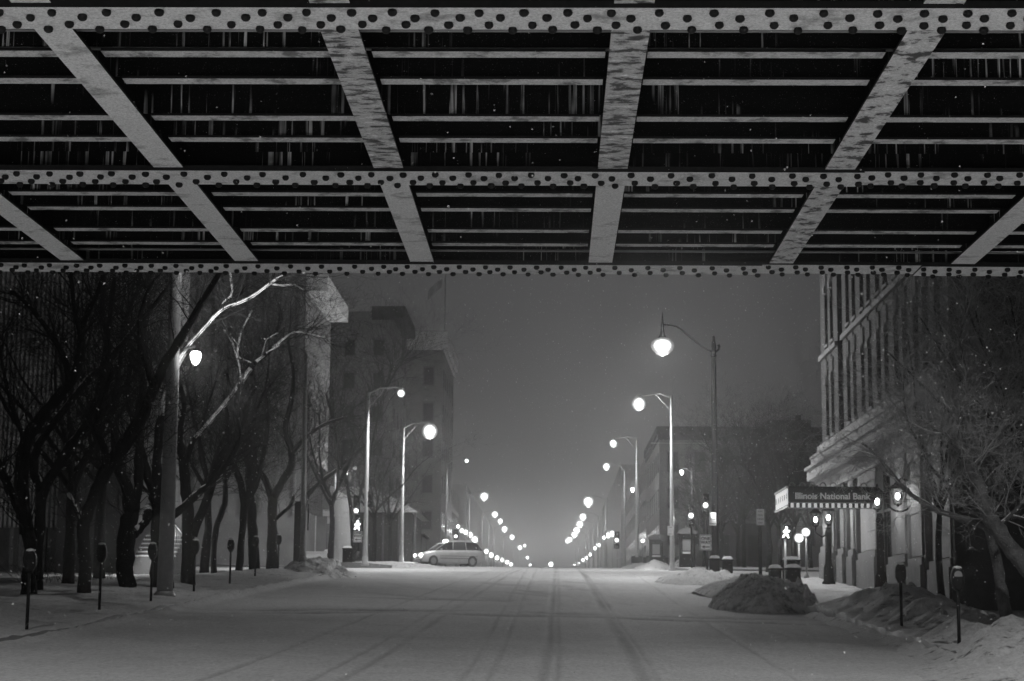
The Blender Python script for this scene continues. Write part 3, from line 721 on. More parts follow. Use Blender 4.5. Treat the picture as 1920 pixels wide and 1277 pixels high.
for px, Y, lb, fr in [(1797,33.2,'nearest parking meter on the right with a pale frosted window',True),(1690,39.2,'right parking meter in front of the lit bank entrance',False)]:
    x = P(px, 1150, Y).x; meter((x, Y, bank_z(x, Y)-.1), lb, .97, fr)

# bins, news boxes, kiosks
def bin_(px, py0, w_, h_, Y, name, label, cat, grp=None, mk='black', slit=False):
    x = P(px, py0, Y).x; gz = g_at(x, Y)-.04
    t = thing(name, label, cat, (x, Y, gz), grp)
    b = MB(); b.bbox((-w_/2, -w_/2, 0), (w_/2, w_/2, h_), .04)
    for k in range(7): b.box((-w_/2+.06+k*(w_-.12)/7, -w_/2-.012, .1), (-w_/2+.10+k*(w_-.12)/7, -w_/2-.0005, h_-.14))
    bb = b.build('body', M[mk], t)
    l = MB(); l.bbox((-w_/2-.03, -w_/2-.03, h_+.001), (w_/2+.03, w_/2+.03, h_+.07), .03); l.build('lid', M[mk], t)
    s = MB(); n = 10; vs = []
    for j in range(n+1):
        for i in range(n+1):
            u, v = i/n*2-1, j/n*2-1; k = (1-u**4)*(1-v**4)
            vs.append((u*w_*.52, v*w_*.52, h_+.06+.13*k**.5+.02*ns(u, v, 2, px)))
    s.add(vs, [(j*(n+1)+i, j*(n+1)+i+1, (j+1)*(n+1)+i+1, (j+1)*(n+1)+i) for j in range(n) for i in range(n)], True)
    s.build('snow_cap', M['limb_snow'], t)
    return t
bg_ = 'litter bins by the bank'
bin_(1453, 1075, .42, .75, 66, 'litter_bin', 'square black litter bin right behind the large snow pile', 'bin', bg_)
bin_(1487, 1078, .48, .80, 65, 'litter_bin', 'black litter bin with a rounded snow cap nearest the bank', 'bin', bg_)
bin_(1484, 1068, .62, .95, 71, 'litter_bin', 'wider snow topped bin standing behind the one nearest the bank', 'bin', bg_)
ng = 'news boxes on the right corner'
bin_(1340, 1058, .42, .75, 84.0-3, 'news_box', 'snow capped news box directly right of the one way sign', 'news box', ng)
bin_(1364, 1055, .42, .75, 79.5, 'news_box', 'snow capped news box rightmost of the pair by the black lamp post', 'news box', ng)
bin_(1339, 1030, .38, 1.0, 105.2, 'news_box', 'tall dark box seen behind the foot of the black lamp post', 'news box', ng)
bg2 = 'dark boxes on the far left corner'
bin_(651, 1045, .5, .8, 107, 'utility_box', 'dark box left of the walk signal post', 'utility box', bg2)
bin_(615, 1050, .45, .7, 108, 'utility_box', 'dark box farther left, under the pale street sign', 'utility box', bg2)
def kiosk(px0, px1, py0, py1, Y, label):
    a = P(px0, py0, Y); b = P(px1, py1, Y); w_ = b.x-a.x; x = (a.x+b.x)/2; gz = g_at(x, Y); h = a.z-gz
    t = thing('kiosk', label, 'kiosk', (x, Y, gz), 'kiosks on the far right corner')
    f = MB(); f.box((-w_/2, -.3, 0), (-w_/2+.1, .3, h)); f.box((w_/2-.1, -.3, 0), (w_/2, .3, h)); f.box((-w_/2+.1, -.28, 0), (w_/2-.1, .28, h*.42)); f.box((-w_/2+.1, -.28, h*.88), (w_/2-.1, .28, h-.001)); f.box((-w_/2+.1, -.1, h*.42), (w_/2-.1, .2, h*.88))
    f.build('cabinet', M['dark'], t)
    p = MB(); p.box((-w_/2+.2, -.125, h*.5), (w_/2-.2, -.103, h*.84)); p.build('pane', M['pane'], t)
    r = MB(); out = [(-w_*.62, 0)]+[(w_*.62*math.cos(math.pi-math.pi*k/8), .32*math.sin(math.pi*k/8)) for k in range(1, 8)]+[(w_*.62, 0)]
    r.prism(out, -.4, .4, Matrix.Translation((0, 0, h))); r.build('canopy', M['greywall'], t)
    s = MB(); s.bbox((-w_*.3, -.45, h*.40), (w_*.3, -.282, h*.46), .02); s.build('snow_ledge', M['limb_snow'], t)
kiosk(1217, 1243, 1012, 1065, 118, 'shorter arched kiosk left of the pale corner pole')
kiosk(1273, 1303, 1001, 1068, 110, 'taller arched kiosk beneath the far right traffic signal')
a = P(1187, 1045, 128); b = P(1300, 1045, 128); gz = g_at(a.x, 128); t = MB(); t.bbox((a.x, 127.8, gz-.2), (b.x, 128.2, a.z), .05)
for i in range(9): t.bbox((a.x-.08+i*(b.x-a.x)/8-.05, 127.7, gz-.2), (a.x+.08+i*(b.x-a.x)/8+.05, 128.3, a.z+.1), .04)
tag(t.build('low_wall', M['darkwall']), 'low dark wall with small piers behind the kiosks', 'wall')

# ------------------------------------------------------------------ car
def car():
    c = P(844, 1066, 128); gz = base(c.x, 128)+.0
    t = thing('car', 'silver station wagon with lit headlights turning across the far side of the crossing', 'car', (c.x-.1, 128, gz-.03), None, R_(22)); t.scale = (.93, 1, 1.08)
    # local: X to the rear, front at -X ; Y across
    L, W = 2.42, .90
    sec = [(-2.42,.42,.62,.70),(-2.36,.34,.74,.80),(-2.15,.28,.86,.86),(-1.6,.24,.98,.89),(-1.0,.22,1.04,.9),(0,.22,1.06,.9),(1.2,.22,1.08,.9),(1.9,.26,1.08,.9),(2.3,.34,1.05,.86),(2.42,.45,.95,.80)]
    b = MB(); vs = []; 
    for x, z0, z1, w_ in sec: vs += [(x,-w_*.94,z0),(x,-w_,z0+.16),(x,-w_,z1-.22),(x,-w_*.93,z1-.03),(x,-w_*.6,z1),(x,w_*.6,z1),(x,w_*.93,z1-.03),(x,w_,z1-.22),(x,w_,z0+.16),(x,w_*.94,z0)]
    n = 10; fs = [(i*n+k, (i+1)*n+k, (i+1)*n+(k+1)%n, i*n+(k+1)%n) for i in range(len(sec)-1) for k in range(n)]
    fs += [tuple(range(n)), tuple((len(sec)-1)*n+k for k in range(n-1,-1,-1))]
    b.add(vs, fs, True); b.build('body', M['carpaint'], t)
    g = MB(); gs = [(-1.25,1.035,1.04,.80),(-.55,1.03,1.46,.74),(-.2,1.03,1.56,.70),(.8,1.03,1.60,.70),(1.6,1.03,1.57,.70),(2.0,1.03,1.48,.70),(2.32,1.02,1.06,.76)]
    vs = []
    for x, z0, z1, w_ in gs: vs += [(x,-.83,z0),(x,-w_,z1-.04),(x,-w_*.85,z1),(x,w_*.85,z1),(x,w_,z1-.04),(x,.83,z0)]
    n = 6; g.add(vs, [(i*n+k, (i+1)*n+k, (i+1)*n+(k+1)%n, i*n+(k+1)%n) for i in range(len(gs)-1) for k in range(n)]+[tuple(range(n)), tuple((len(gs)-1)*n+k for k in range(n-1,-1,-1))], False)
    g.build('windows', M['glassdark'], t)
    r = MB()
    vs = []
    rp = [(-.6,1.43),(-.2,1.565),(.8,1.605),(1.6,1.575),(2.02,1.49)]
    for x, z in rp: vs += [(x,-.66,z-.03),(x,-.6,z+.03),(x,.6,z+.03),(x,.66,z-.03)]
    r.add(vs, [(i*4+k, i*4+4+k, i*4+5+k, i*4+1+k) for i in range(4) for k in range(3)], True)
    for sy in (-1, 1):
        r.tube([(-1.3,.83*sy,1.05),(-.58,.755*sy,1.46),(-.2,.715*sy,1.56),(.8,.71*sy,1.595),(1.6,.71*sy,1.57),(2.02,.715*sy,1.48),(2.35,.80*sy,1.06)], .035, 6)
        for x0, x1 in ((.0,.05),(1.05,1.0)): r.tube([(x0,.835*sy,1.06),(x1,.72*sy,1.57)], .03, 6)
    for y in (-.5, .5): r.tube([(.0,y,1.66),(1.7,y,1.65)], .02, 6)
    r.build('roof', M['carpaint'], t)
    for x in (-1.5, 1.5):
        for sy in (-1, 1):
            w_ = MB(); w_.tube([(x,sy*.70,.35),(x,sy*.915,.35)], .35, 20, smooth=False)
            wo = w_.build('wheel', M['tyre'], t)
            k = MB(); k.tube([(x,sy*.90,.35),(x,sy*.925,.35)], .21, 16, smooth=False)
            for q in range(5): an = q*2*math.pi/5; k.tube([(x,sy*.93,.35),(x+.19*math.cos(an),sy*.93,.35+.19*math.sin(an))], .025, 5)
            k.build('rim', M['rimm'], wo)
    for sy in (-1, 1):
        h = MB(); h.lathe((0,0,0), [(.001,-.1),(.12,-.07),(.17,0),(.12,.07),(.001,.1)], 12)
        ho = h.build('headlight', M['signal'], t); ho.location = (-2.34, sy*.63, .70)
        light('headlight_beam', (-2.6, sy*.63, .70), 60, .05, t)
        tl_ = MB(); tl_.bbox((2.33,sy*.66-.09,.78),(2.45,sy*.66+.09,1.0),.02); tl_.build('tail_light', M['dark'], t)
        mi = MB(); mi.bbox((-1.0,sy*.98-.08,1.0),(-.88,sy*.98+.08,1.13),.02); mi.build('mirror', M['carpaint'], t)
    gr = MB()
    for k in range(4): gr.box((-2.44,-.42,.52+.07*k),(-2.40,.42,.555+.07*k))
    gr.build('grille', M['black'], t)
    bu = MB(); bu.bbox((-2.5,-.8,.28),(-2.36,.8,.46),.04); bu.build('bumper', M['dark'], t)
    lb = MB(); lb.bbox((-.42,-.3,1.57),(-.18,.05,1.70),.03); lb.build('roof_light', M['signal'], t)
    lb = MB(); lb.bbox((-.38,.1,1.57),(-.22,.24,1.72),.03); lb.build('roof_light', M['signal'], t)
    st = MB()
    for z in (1.08, .55): st.box((-1.0,-.912,z-.42 if z > 1 else z-.05),(1.9,-.903,z-.40 if z > 1 else z-.02))
    st.build('door_trim', M['dark'], t)
car()

# ------------------------------------------------------------------ bank building (right)
FX = 11.5
bank = thing('bank_building', 'brick bank building with stone ground floor and lit entrance canopy', 'building', (FX, 67, base(FX, 67)))
bl = Vector(bank.location)
def bp_(mb, name, m_, parent=bank):
    o = mb.build(name, m_, parent); 
    if parent is bank: o.location = -bl
    return o
Y0, Y1 = 54.0, 80.0; ZT = 27.0
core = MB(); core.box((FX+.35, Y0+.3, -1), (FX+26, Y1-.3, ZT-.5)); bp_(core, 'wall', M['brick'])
# brick piers and spandrels between windows on the street face
wins = []
ycs = [77.55, 71.85, 68.45, 65.05, 61.65, 58.25, 55.6]
wy = []
for yc in ycs:
    for d_ in ((-.75, .75) if yc > 56 else (0,)): wy.append((yc+d_-.42, yc+d_+.42))
wy.sort()
floors = [(8.05, 10.25), (11.95, 14.15), (15.85, 18.05), (19.75, 21.95), (23.6, 25.6)]
pier = MB(); prev = Y0
for (a_, b_) in wy+[(Y1, Y1+1)]:
    lo, hi = prev, a_
    if lo < 74.6 < hi:                                    # dark recess in the wall
        pier.box((FX+.02, lo, 7.85), (FX+.349, 73.95, ZT)); pier.box((FX+.02, 75.25, 7.85), (FX+.349, hi, ZT))
    else: pier.box((FX+.02, lo, 7.85), (FX+.349, hi, ZT))
    prev = b_
for (a_, b_) in wy:
    z = 7.85
    for f0, f1 in floors+[(ZT, ZT)]:
        pier.box((FX+.06, a_+.001, z), (FX+.348, b_-.001, f0)); z = f1
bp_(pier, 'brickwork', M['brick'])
for (a_, b_) in wy:
    for f0, f1 in floors[:3]:
        w_ = MB(); w_.box((FX+.22, a_, f0), (FX+.30, a_+.07, f1)); w_.box((FX+.22, b_-.07, f0), (FX+.30, b_, f1)); w_.box((FX+.22, a_+.07, (f0+f1)/2-.03), (FX+.30, b_-.07, (f0+f1)/2+.03)); w_.box((FX-.03, a_-.05, f0-.12), (FX+.2, b_+.05, f0-.002))
        wo = bp_(w_, 'window', M['brick_trim'])
        g_ = MB(); g_.box((FX+.31, a_+.001, f0+.001), (FX+.335, b_-.001, f1-.001)); g_.build('glass', M['glassdark'], wo)
# corbels above the windows and string courses
tr = MB()
for (a_, b_) in wy:
    for z in (10.35, 14.25, 18.15):
        for k in range(5):
            y = a_+.02+k*(b_-a_-.04)/5
            tr.box((FX-.05, y, z+(0.0 if k == 2 else .22)), (FX+.018, y+.085, z+.85))
        tr.box((FX-.10, (a_+b_)/2-.16, z-.12), (FX+.017, (a_+b_)/2+.16, z+.14))
for z in (11.45, 19.3): tr.box((FX-.10, Y0, z), (FX+.0195, 73.9, z+.2)); tr.box((FX-.10, 75.3, z), (FX+.0195, Y1, z+.2))
bp_(tr, 'stone_trim', M['brick_trim'])
# big cornice over the ground floor: stepped bands and dentils
cn = MB()
for z0, z1, out in ((5.75,6.15,.18),(6.15,6.3,.3),(6.32,6.75,.62),(6.75,6.87,.72),(6.9,7.25,.45),(7.25,7.35,.5),(7.4,7.78,.2)):
    cn.box((FX-out, Y0-out*.5, z0+.001), (FX+.3, Y1+out*.55, z1))
for i in range(72): cn.box((FX-.45, Y0+.2+i*.36, 6.16), (FX-.301, Y0+.36+i*.36, 6.30))
bp_(cn, 'cornice', M['limestone'])
for i in range(26):
    if i%2: continue
# ground floor
piers = [(54.0,57.0),(58.2,60.4),(60.9,63.9),(66.5,70.2),(71.4,72.6),(73.8,75.2),(76.4,77.4),(78.3,80.0)]
gf = MB(); pb = MB()
for a_, b_ in piers:
    zz = base(FX, (a_+b_)/2)
    if a_ > 71 or a_ < 60: gf.mi = 1  # dimly lit piers get a darker stone, shade put into their colour
    else: gf.mi = 0
    gf.box((FX, a_, -1), (FX+.4, b_, 5.75)); gf.box((FX-.06, a_+.25, zz+1.55), (FX-.001, b_-.25, 5.5))
    pb = MB(); pb.box((FX-.20, a_-.08, -1), (FX-.0615, b_+.08, zz+1.25)); pb.box((FX-.14, a_-.04, zz+1.251), (FX-.0615, b_+.04, zz+1.5)); bp_(pb, 'plinth', M['stone_dark'])
    gf.box((FX-.10, a_-.03, 5.35), (FX-.0612, b_+.03, 5.74))
bp_(gf, 'pier', [M['limestone'], M['stone_dark']])
for (a_, b_), (c_, d_) in zip(piers[:-1], piers[1:]):
    zz = base(FX, (b_+c_)/2)
    w_ = MB(); w_.box((FX+.2, b_, zz+.1), (FX+.28, b_+.08, 5.6)); w_.box((FX+.2, c_-.08, zz+.1), (FX+.28, c_, 5.6)); w_.box((FX+.2, b_+.08, zz+3), (FX+.28, c_-.08, zz+3.1)); w_.box((FX+.18, b_, zz-.3), (FX+.3, c_, zz+.1))
    wo = bp_(w_, 'window', M['dark'])
    g_ = MB(); g_.box((FX+.3, b_+.001, zz+.1), (FX+.33, c_-.001, 5.74)); g_.build('glass', M['glassdark'], wo)
# near end wall, with a plinth
ew = MB(); ew.box((FX+.02, Y0, 1.9), (FX+2.2, Y0+.29, 5.74)); ew.box((FX+.25, Y0-.05, 2.3), (FX+1.95, Y0-.001, 5.3)); ew.box((FX-.12, Y0-.14, -1), (FX+2.3, Y0-.001, 1.9)); bp_(ew, 'end_pier', M['stone_dark'])
ew = MB(); ew.box((FX+2.2, Y0+.1, -1), (FX+26, Y0+.29, ZT)); ew.box((FX, Y0+.0, 7.85), (FX+2.199, Y0+.29, ZT)); bp_(ew, 'end_wall', M['darkwall'])
# canopy with sign
CY0, CY1, CX0, CX1, CZ0, CZ1 = 66.0, 69.5, P(1478, 930, 66).x, FX-.15, P(1550, 952, 66).z, P(1550, 914, 66).z
cp = MB(); cp.box((CX0+.05, CY0+.05, CZ0+.18), (CX1, CY1, CZ1)); co = bp_(cp, 'canopy', M['black'])
s_ = MB(); s_.bbox((CX0, CY0-.04, CZ0+.19), (CX1, CY0+.045, CZ1+.03), .01); so = s_.build('sign_board', M['black'], co)
cx = (P(1490, 930, 66).x+P(1631, 930, 66).x)/2; cz = P(1560, 931, 66).z
tx = text_mesh('Illinois National Bank', .33, .01, (cx, CY0-.052, cz), FR, M['letter'], 'lettering', co, .006, 1.0)
wdt = max(v.co.x for v in tx.data.vertices)-min(v.co.x for v in tx.data.vertices); k = (P(1631,930,66).x-P(1490,930,66).x)/wdt
tx.scale = (k, min(1.25, max(k, .95)), 1)
x = CX0+.08
while x < CX1-.05:
    bb = MB(); bb.bbox((x, CY0-.03, CZ0+.005), (x+.10, CY0+.03, CZ0+.155), .01); bb.build('bulb', M['bulb'], co); x += .205
bb = MB(); bb.box((CX0, CY0+.06, CZ0-.02), (CX1, CY0+.09, CZ0+.179)); bb.build('valance', M['black'], co)
fr = MB(); fr.box((CX0, CY0-.02, CZ0+.158), (CX1, CY0+.04, CZ0+.188)); fr.box((CX0, CY0-.02, CZ0-.03), (CX1, CY0+.04, CZ0+.002))
x = CX0
while x < CX1-.2:                                         # curled cresting along the top
    pts = [(x+.14+.10*math.cos(a_), CY0, CZ1+.04+.13*math.sin(a_)) for a_ in [math.pi*q/8 for q in range(9)]]
    fr.tube(pts, .022, 5); x += .36
fr.build('cresting', M['galv_dark'], co)
sp = MB(); sp.box((CX0-.03, CY0+.06, CZ0+.1), (CX0-.001, CY1, CZ1-.04)); spo = sp.build('side_panel', M['panel_lit'], co)
s2 = MB(); s2.box((CX0-.07, CY0-.03, CZ1-.039), (CX0-.0, CY1+.05, CZ1+.04)); s2.box((CX0-.07, CY0-.03, CZ0+.03), (CX0, CY1+.05, CZ0+.099))
for q in range(6): s2.box((CX0-.045, CY0+.15+q*.6, CZ0+.3), (CX0-.031, CY0+.3+q*.6, CZ1-.2))
s2.build('side_frame', M['galv'], spo)
for yy in (66.6, 68.9):
    for xx in (9.0, 10.6): light('canopy_light', (xx, yy, CZ0-.02), 20, .1)
for o_ in [o for o in bpy.data.objects if o.name.startswith('canopy_light')]: o_.parent = bank; o_.location = Vector(o_.location)-bl
# lanterns and lantern posts
def lantern_mesh(t, x, y, z, s, power, ring=False):
    f = MB()
    top = [(-.22,-.22),(.22,-.22),(.22,.22),(-.22,.22)]; bot = [(a_*.55, b_*.55) for a_, b_ in top]
    for (ax, ay), (bx_, by) in zip(top, bot): f.tube([(x+ax*s, y+ay*s, z+.3*s), (x+bx_*s, y+by*s, z-.3*s)], .016*s, 5)
    f.lathe((x, y, z+.3*s), [(.30*s,0),(.28*s,.04*s),(.12*s,.18*s),(.05*s,.24*s),(.04*s,.34*s),(.001,.4*s)], 8, False)
    f.lathe((x, y, z-.42*s), [(.03*s,0),(.05*s,.06*s),(.15*s,.1*s),(.15*s,.13*s)], 8, False)
    fo = f.build('lantern', M['black'], t)
    g = MB(); g.lathe((x, y, z), [(.03*s,-.14*s),(.08*s,-.08*s),(.09*s,.02*s),(.05*s,.10*s),(.02*s,.12*s)], 10); g.build('bulb', M['lantern'], fo)
    if power: light('lantern_light', (x-.1, y-.22*s-.1, z-.05), power*.28, .08, t)
def lantern_post(px, pyb, Y, heads, label):
    x = P(px, pyb, Y).x; gz = g_at(x, Y)-.05
    t = thing('lantern_post', label, 'lantern post', (x, Y, gz), 'lantern posts at the bank entrance')
    zt = max(P(h[0], h[1], Y).z for h in heads)-gz-.4
    p = MB(); p.lathe((0,0,0), [(.26,0),(.26,.15),(.2,.2),(.19,.7),(.15,.8),(.13,.9),(.115,zt-.3),(.14,zt-.25),(.1,zt-.1),(.09,zt)], 12); p.build('post', M['black'], t)
    for hx, hy, s in heads:
        q = P(hx, hy, Y); lx, lz = q.x-x, q.z-gz
        if abs(lx) > .1:
            a = MB(); a.tube([(0,0,lz-.7*s),(lx*.5,0,lz-.85*s),(lx,0,lz-.65*s),(lx,0,lz-.4*s)], .03, 6); a.build('bracket', M['black'], t)
        lantern_mesh(t, lx, 0, lz, s, 110)
lantern_post(1652, 1080, 62.5, [(1645, 940, .85)], 'black lantern post in front of the bright bank piers with one lantern on top')
lantern_post(1554, 1088, 73, [(1553, 970, .85), (1529, 974, .8)], 'black lantern post beneath the canopy with two bright lanterns')
t = thing('wall_lantern', 'bright lantern within a wreath shaped ring hanging right of the canopy', 'lantern', (P(1683,930,60.5).x, 60.5, P(1683,930,60.5).z))
lantern_mesh(t, 0, 0, 0, .85, 160)
rg = MB(); rg.tube([(.42*math.cos(a_), -.3, .42*math.sin(a_)-.1) for a_ in [2*math.pi*q/20 for q in range(21)]], .03, 6, cap=False); rg.build('wreath_ring', M['black'], t)
br = MB(); br.tube([(0,0,.4),(.1,0,.55),(FX-P(1683,930,60.5).x-.05,0,.5)], .03, 6); br.build('bracket', M['black'], t)

# ------------------------------------------------------------------ other buildings
def building(name, label, x0, x1, y0, y1, z1, mk, windows=None, extra=None, wmat='glassdark', cornice=None):
    zb = base(x0 if x0 > 0 else x1, y0)-1
    t = thing(name, label, 'building', ((x0+x1)/2, (y0+y1)/2, zb)); tl = Vector(t.location)
    def put(mb, nm, m_, par=None):
        o = mb.build(nm, m_, par or t)
        if par is None: o.location = -tl
        return o
    b = MB(); b.box((x0, y0, zb), (x1, y1, z1)); put(b, 'wall', M[mk])
    if cornice:
        c, h, mk2 = cornice; q = MB(); q.box((x0-c, y0-c, z1-h), (x1+c, y1+c, z1+.3)); q.box((x0-c*.5, y0-c*.5, z1-h-.5), (x1+c*.5, y1+c*.5, z1-h-.001)); put(q, 'cornice', M[mk2])
    if windows:
        nx, nz, ww, wh, zlo, zhi = windows
        for j in range(nz):
            z = zlo+(zhi-zlo)*j/max(1, nz-1)
            for i in range(nx):
                x = x0+(x1-x0)*(i+.5)/nx
                f = MB(); f.box((x-ww/2-.15, y0-.10, z-.15), (x+ww/2+.15, y0-.001, z-.001)); f.box((x-ww/2-.15, y0-.10, z+wh+.001), (x+ww/2+.15, y0-.001, z+wh+.2)); f.box((x-ww/2-.12, y0-.08, z), (x-ww/2, y0-.001, z+wh)); f.box((x+ww/2, y0-.08, z), (x+ww/2+.12, y0-.001, z+wh))
                fo = put(f, 'window', M['brick_trim']); g = MB(); g.box((x-ww/2, y0-.04, z), (x+ww/2, y0-.002, z+wh)); g.build('pane', M[wmat], fo)
            # street side
            sx = x1 if x1 < 0 else x0; sg = 1 if x1 < 0 else -1
            ny = max(2, int((y1-y0)/3.2))
            for i in range(ny):
                y = y0+(y1-y0)*(i+.5)/ny
                f = MB(); xs_ = sorted((sx+sg*.001, sx+sg*.05)); f.box((xs_[0], y-.6, z), (xs_[1], y+.6, z+wh)); put(f, 'window', M[wmat])
    if extra: extra(put, t)
    return t
# B: tall building with white cornice and flag
def exB(put, t):
    p = MB(); p.tube([(-12.2, 205, 29), (-12.2, 205, P(834, 500, 205).z)], .05, 6); put(p, 'flagpole', M['galv_dark'])
building('tall_building', 'hazy block with a white cornice at the corner of the next street', -32, -11.6, 193, 214, P(830, 628, 193).z, 'greywall', (7, 5, 1.0, 1.8, 10, 25), exB, cornice=(.5, 1.1, 'lightwall'))
q = P(828, 530, 205); fl = thing('flag', 'dark limp flag on the roof pole above the white cornice', 'flag', (q.x-.3, 205, q.z))
n = 8; fm = MB(); vs = []
for i in range(n+1):
    for j in range(5): u, v = i/n, j/4; vs.append((.3-1.5*u, .15*math.sin(u*7+v), .6-v*1.1-1.5*u))
fm.add(vs, [(i*5+j, i*5+j+1, i*5+j+6, i*5+j+5) for i in range(n) for j in range(4)], True); fm.build('cloth', M['concrete'], fl)
# C: taller dark block with overhanging roof slab
def exC(put, t):
    a, b = P(700, 579, 165), P(762, 600, 165); s = MB(); s.box((a.x, 163.5, b.z), (b.x, 176, a.z)); put(s, 'roof_slab', M['darkwall'])
building('office_tower', 'dark tower with an overhanging roof box left of the white cornice block', -30, P(737, 700, 165).x, 165, 180, P(700, 584, 165).z, 'greywall', (6, 6, .9, 1.4, 9, 24), exC)
# D: modern building with a wide pale overhanging roof and fins
def exD(put, t):
    zt = P(645, 604, 116).z; s = MB(); s.box((-14.199, 104.9, zt), (-13.0, 116, zt+.95)); put(s, 'roof_overhang', M['lightwall'])
    f = MB()
    for i in range(12): f.box((-14.2, 106.2+i*.95, P(600, 965, 110).z), (-13.85, 106.3+i*.95, P(600, 872, 110).z))
    for i in range(14): f.box((-27+i*.95, 104.8, P(600, 965, 106).z), (-26.85+i*.95, 104.999, 23.5))
    put(f, 'fins', M['greywall'])
building('modern_building', 'tall building with a bright sloping roof edge seen through the snowy branches', -30, -14.2, 105, 117, 24, 'midwall', None, exD)
# E: ribbed building left
def exE(put, t):
    zb = P(100, 990, 76).z; f = MB(); x = -44.8
    while x < -17.3: f.box((x, 75.86, zb), (x+.07, 75.999, 27)); x += .19
    put(f, 'ribs', M['rib_edge'])
    g = MB(); g.box((-44.5, 75.5, .5), (-30, 75.99, zb-.01)); put(g, 'lobby_glass', M['glassdark'])
    for i in range(9):
        c = MB(); c.box((-27.5+i*1.15, 75.2, .8), (-27.35+i*1.15, 75.45, zb-.02)); put(c, 'column', M['brick_trim'])
    g = MB(); g.box((P(118,900,75).x, 74.4, .5), (P(236,900,75).x, 75.85, P(180, 884, 75).z)); put(g, 'dark_lobby', M['darkwall'])
    g = MB(); g.box((-17.05, 75.7, .5), (P(322,900,75.7).x, 78, 17)); put(g, 'stair_tower', M['concrete'])
building('ribbed_office_building', 'dark office block with fine vertical ribs behind the leftmost trees', -45, -17.1, 76, 82.5, 27, 'rib', None, exE)
# stairs with railing
st = thing('outdoor_stairs', 'snow covered steps with a sloping railing behind the forked trunks', 'stairs', (P(300,1050,71).x, 71, base(-14, 71)))
sl = Vector(st.location)
s = MB(); z0 = P(300, 1052, 71).z-sl.z
for k in range(6): s.bbox((-1.0, .35*k, -.2), (.55, .35*k+.36, z0+.17*(k+1)), .02)
s.build('steps', M['stone_dark'], st)
s = MB()
for k in range(6): s.bbox((-1.0, .35*k+.01, z0+.17*(k+1)+.001), (.55, .35*k+.33, z0+.17*(k+1)+.05), .02)
s.build('snow_cover', M['limb_snow'], st)
r = MB()
for xx in (.6, ):
    a, b = P(322, 975, 71), P(350, 1010, 71)
    r.tube([(a.x-sl.x, 0, a.z-sl.z), (b.x-sl.x, 0, b.z-sl.z)], .03, 6)
    for k in range(8):
        u = k/7; xx_ = (a.x+(b.x-a.x)*u)-sl.x; zz_ = (a.z+(b.z-a.z)*u)-sl.z; r.tube([(xx_, 0, zz_), (xx_, 0, zz_-.9)], .012, 5)
r.build('railing', M['galv_dark'], st)
# low wing across the side street
def exW(put, t):
    a = P(330, 905, 112); b = P(560, 930, 112)
    s = MB(); s.bbox((-24, 111.3, a.z-.12), (-15.1, 125, a.z+.28), .05); put(s, 'roof_snow', M['limb_snow'])
    s = MB(); s.box((-24, 111.5, P(0,945,112).z), (-15.2, 111.99, P(0,915,112).z)); put(s, 'fascia', M['concrete'])
    s = MB(); s.bbox((-21.5, 111.2, P(0,950,112).z), (-19.4, 111.49, P(0,944,112).z), .02); put(s, 'ledge', M['limb_snow'])
    for (px, py, w_, h_) in ((416,1003,.3,.35),(431,1011,.28,.36),(415,991,.6,.16),(388,1003,.3,.35),(414,1024,.28,.3),(437,1014,.22,.4),(389,992,.5,.15)):
        q = P(px, py, 111.8); g = MB(); g.box((q.x-w_/2, 111.8, q.z-h_/2), (q.x+w_/2, 111.97, q.z+h_/2)); put(g, 'window', M['winlit'])
    a, b = P(371, 1013, 111.6), P(390, 1052, 111.6); g = MB(); g.box((a.x, 111.6, b.z), (b.x, 111.95, a.z)); put(g, 'door', M['concrete'])
    g = MB(); g.box((a.x-.1, 111.4, a.z+.01), (b.x+.1, 111.98, a.z+.12)); put(g, 'door_canopy', M['limb_snow'])
    for px in (492, 503, 512, 524, 543, 553, 590):
        q = P(px, 1000, 111.5); g = MB(); g.box((q.x-.06, 111.5, 3), (q.x+.06, 111.7, P(px, 962, 111.5).z)); put(g, 'column', M['lightwall'])
building('low_wing', 'low flat roofed wing with a snowy roof edge and small lit windows', -24, -13.4, 112, 124, P(330, 908, 112).z, 'midwall', None, exW)
a, b = P(478, 1036, 105.6), P(612, 1062, 105.6); w_ = MB()
w_.box((a.x, 105.4, 3.0), (b.x-.001, 105.8, a.z)); w_.bbox((a.x-.04, 105.36, a.z+.001), (b.x+.04, 105.84, a.z+.08), .02)
tag(w_.build('low_wall', M['concrete']), 'long pale concrete wall behind the dark corner pole', 'wall')
# pavilion with a sloping snowy roof
pv = thing('pavilion', 'dim pavilion with a wide sloping pale roof left of the car', 'building', (-13.5, 142, base(-13.5, 142)-.3)); pl_ = Vector(pv.location)
a = P(705, 915, 140); b = P(788, 962, 140)
r = MB(); r.prism([(a.x-6-pl_.x, b.z-pl_.z), (b.x-pl_.x, b.z-pl_.z), (a.x-pl_.x, a.z-pl_.z), (a.x-3-pl_.x, a.z-pl_.z)], -3, 9, Matrix.Identity(4)); r.build('roof', M['concrete'], pv)
r = MB(); r.box((a.x-5.5-pl_.x, -2.4, 0), (b.x-.6-pl_.x, 8, b.z-pl_.z-.001)); r.build('wall', M['darkwall'], pv)
for k in range(4): c_ = MB(); c_.tube([(b.x-.3-pl_.x-k*1.2, -2.8, 0), (b.x-.3-pl_.x-k*1.2, -2.8, b.z-pl_.z-.002)], .09, 8); c_.build('column', M['brick_trim'], pv)
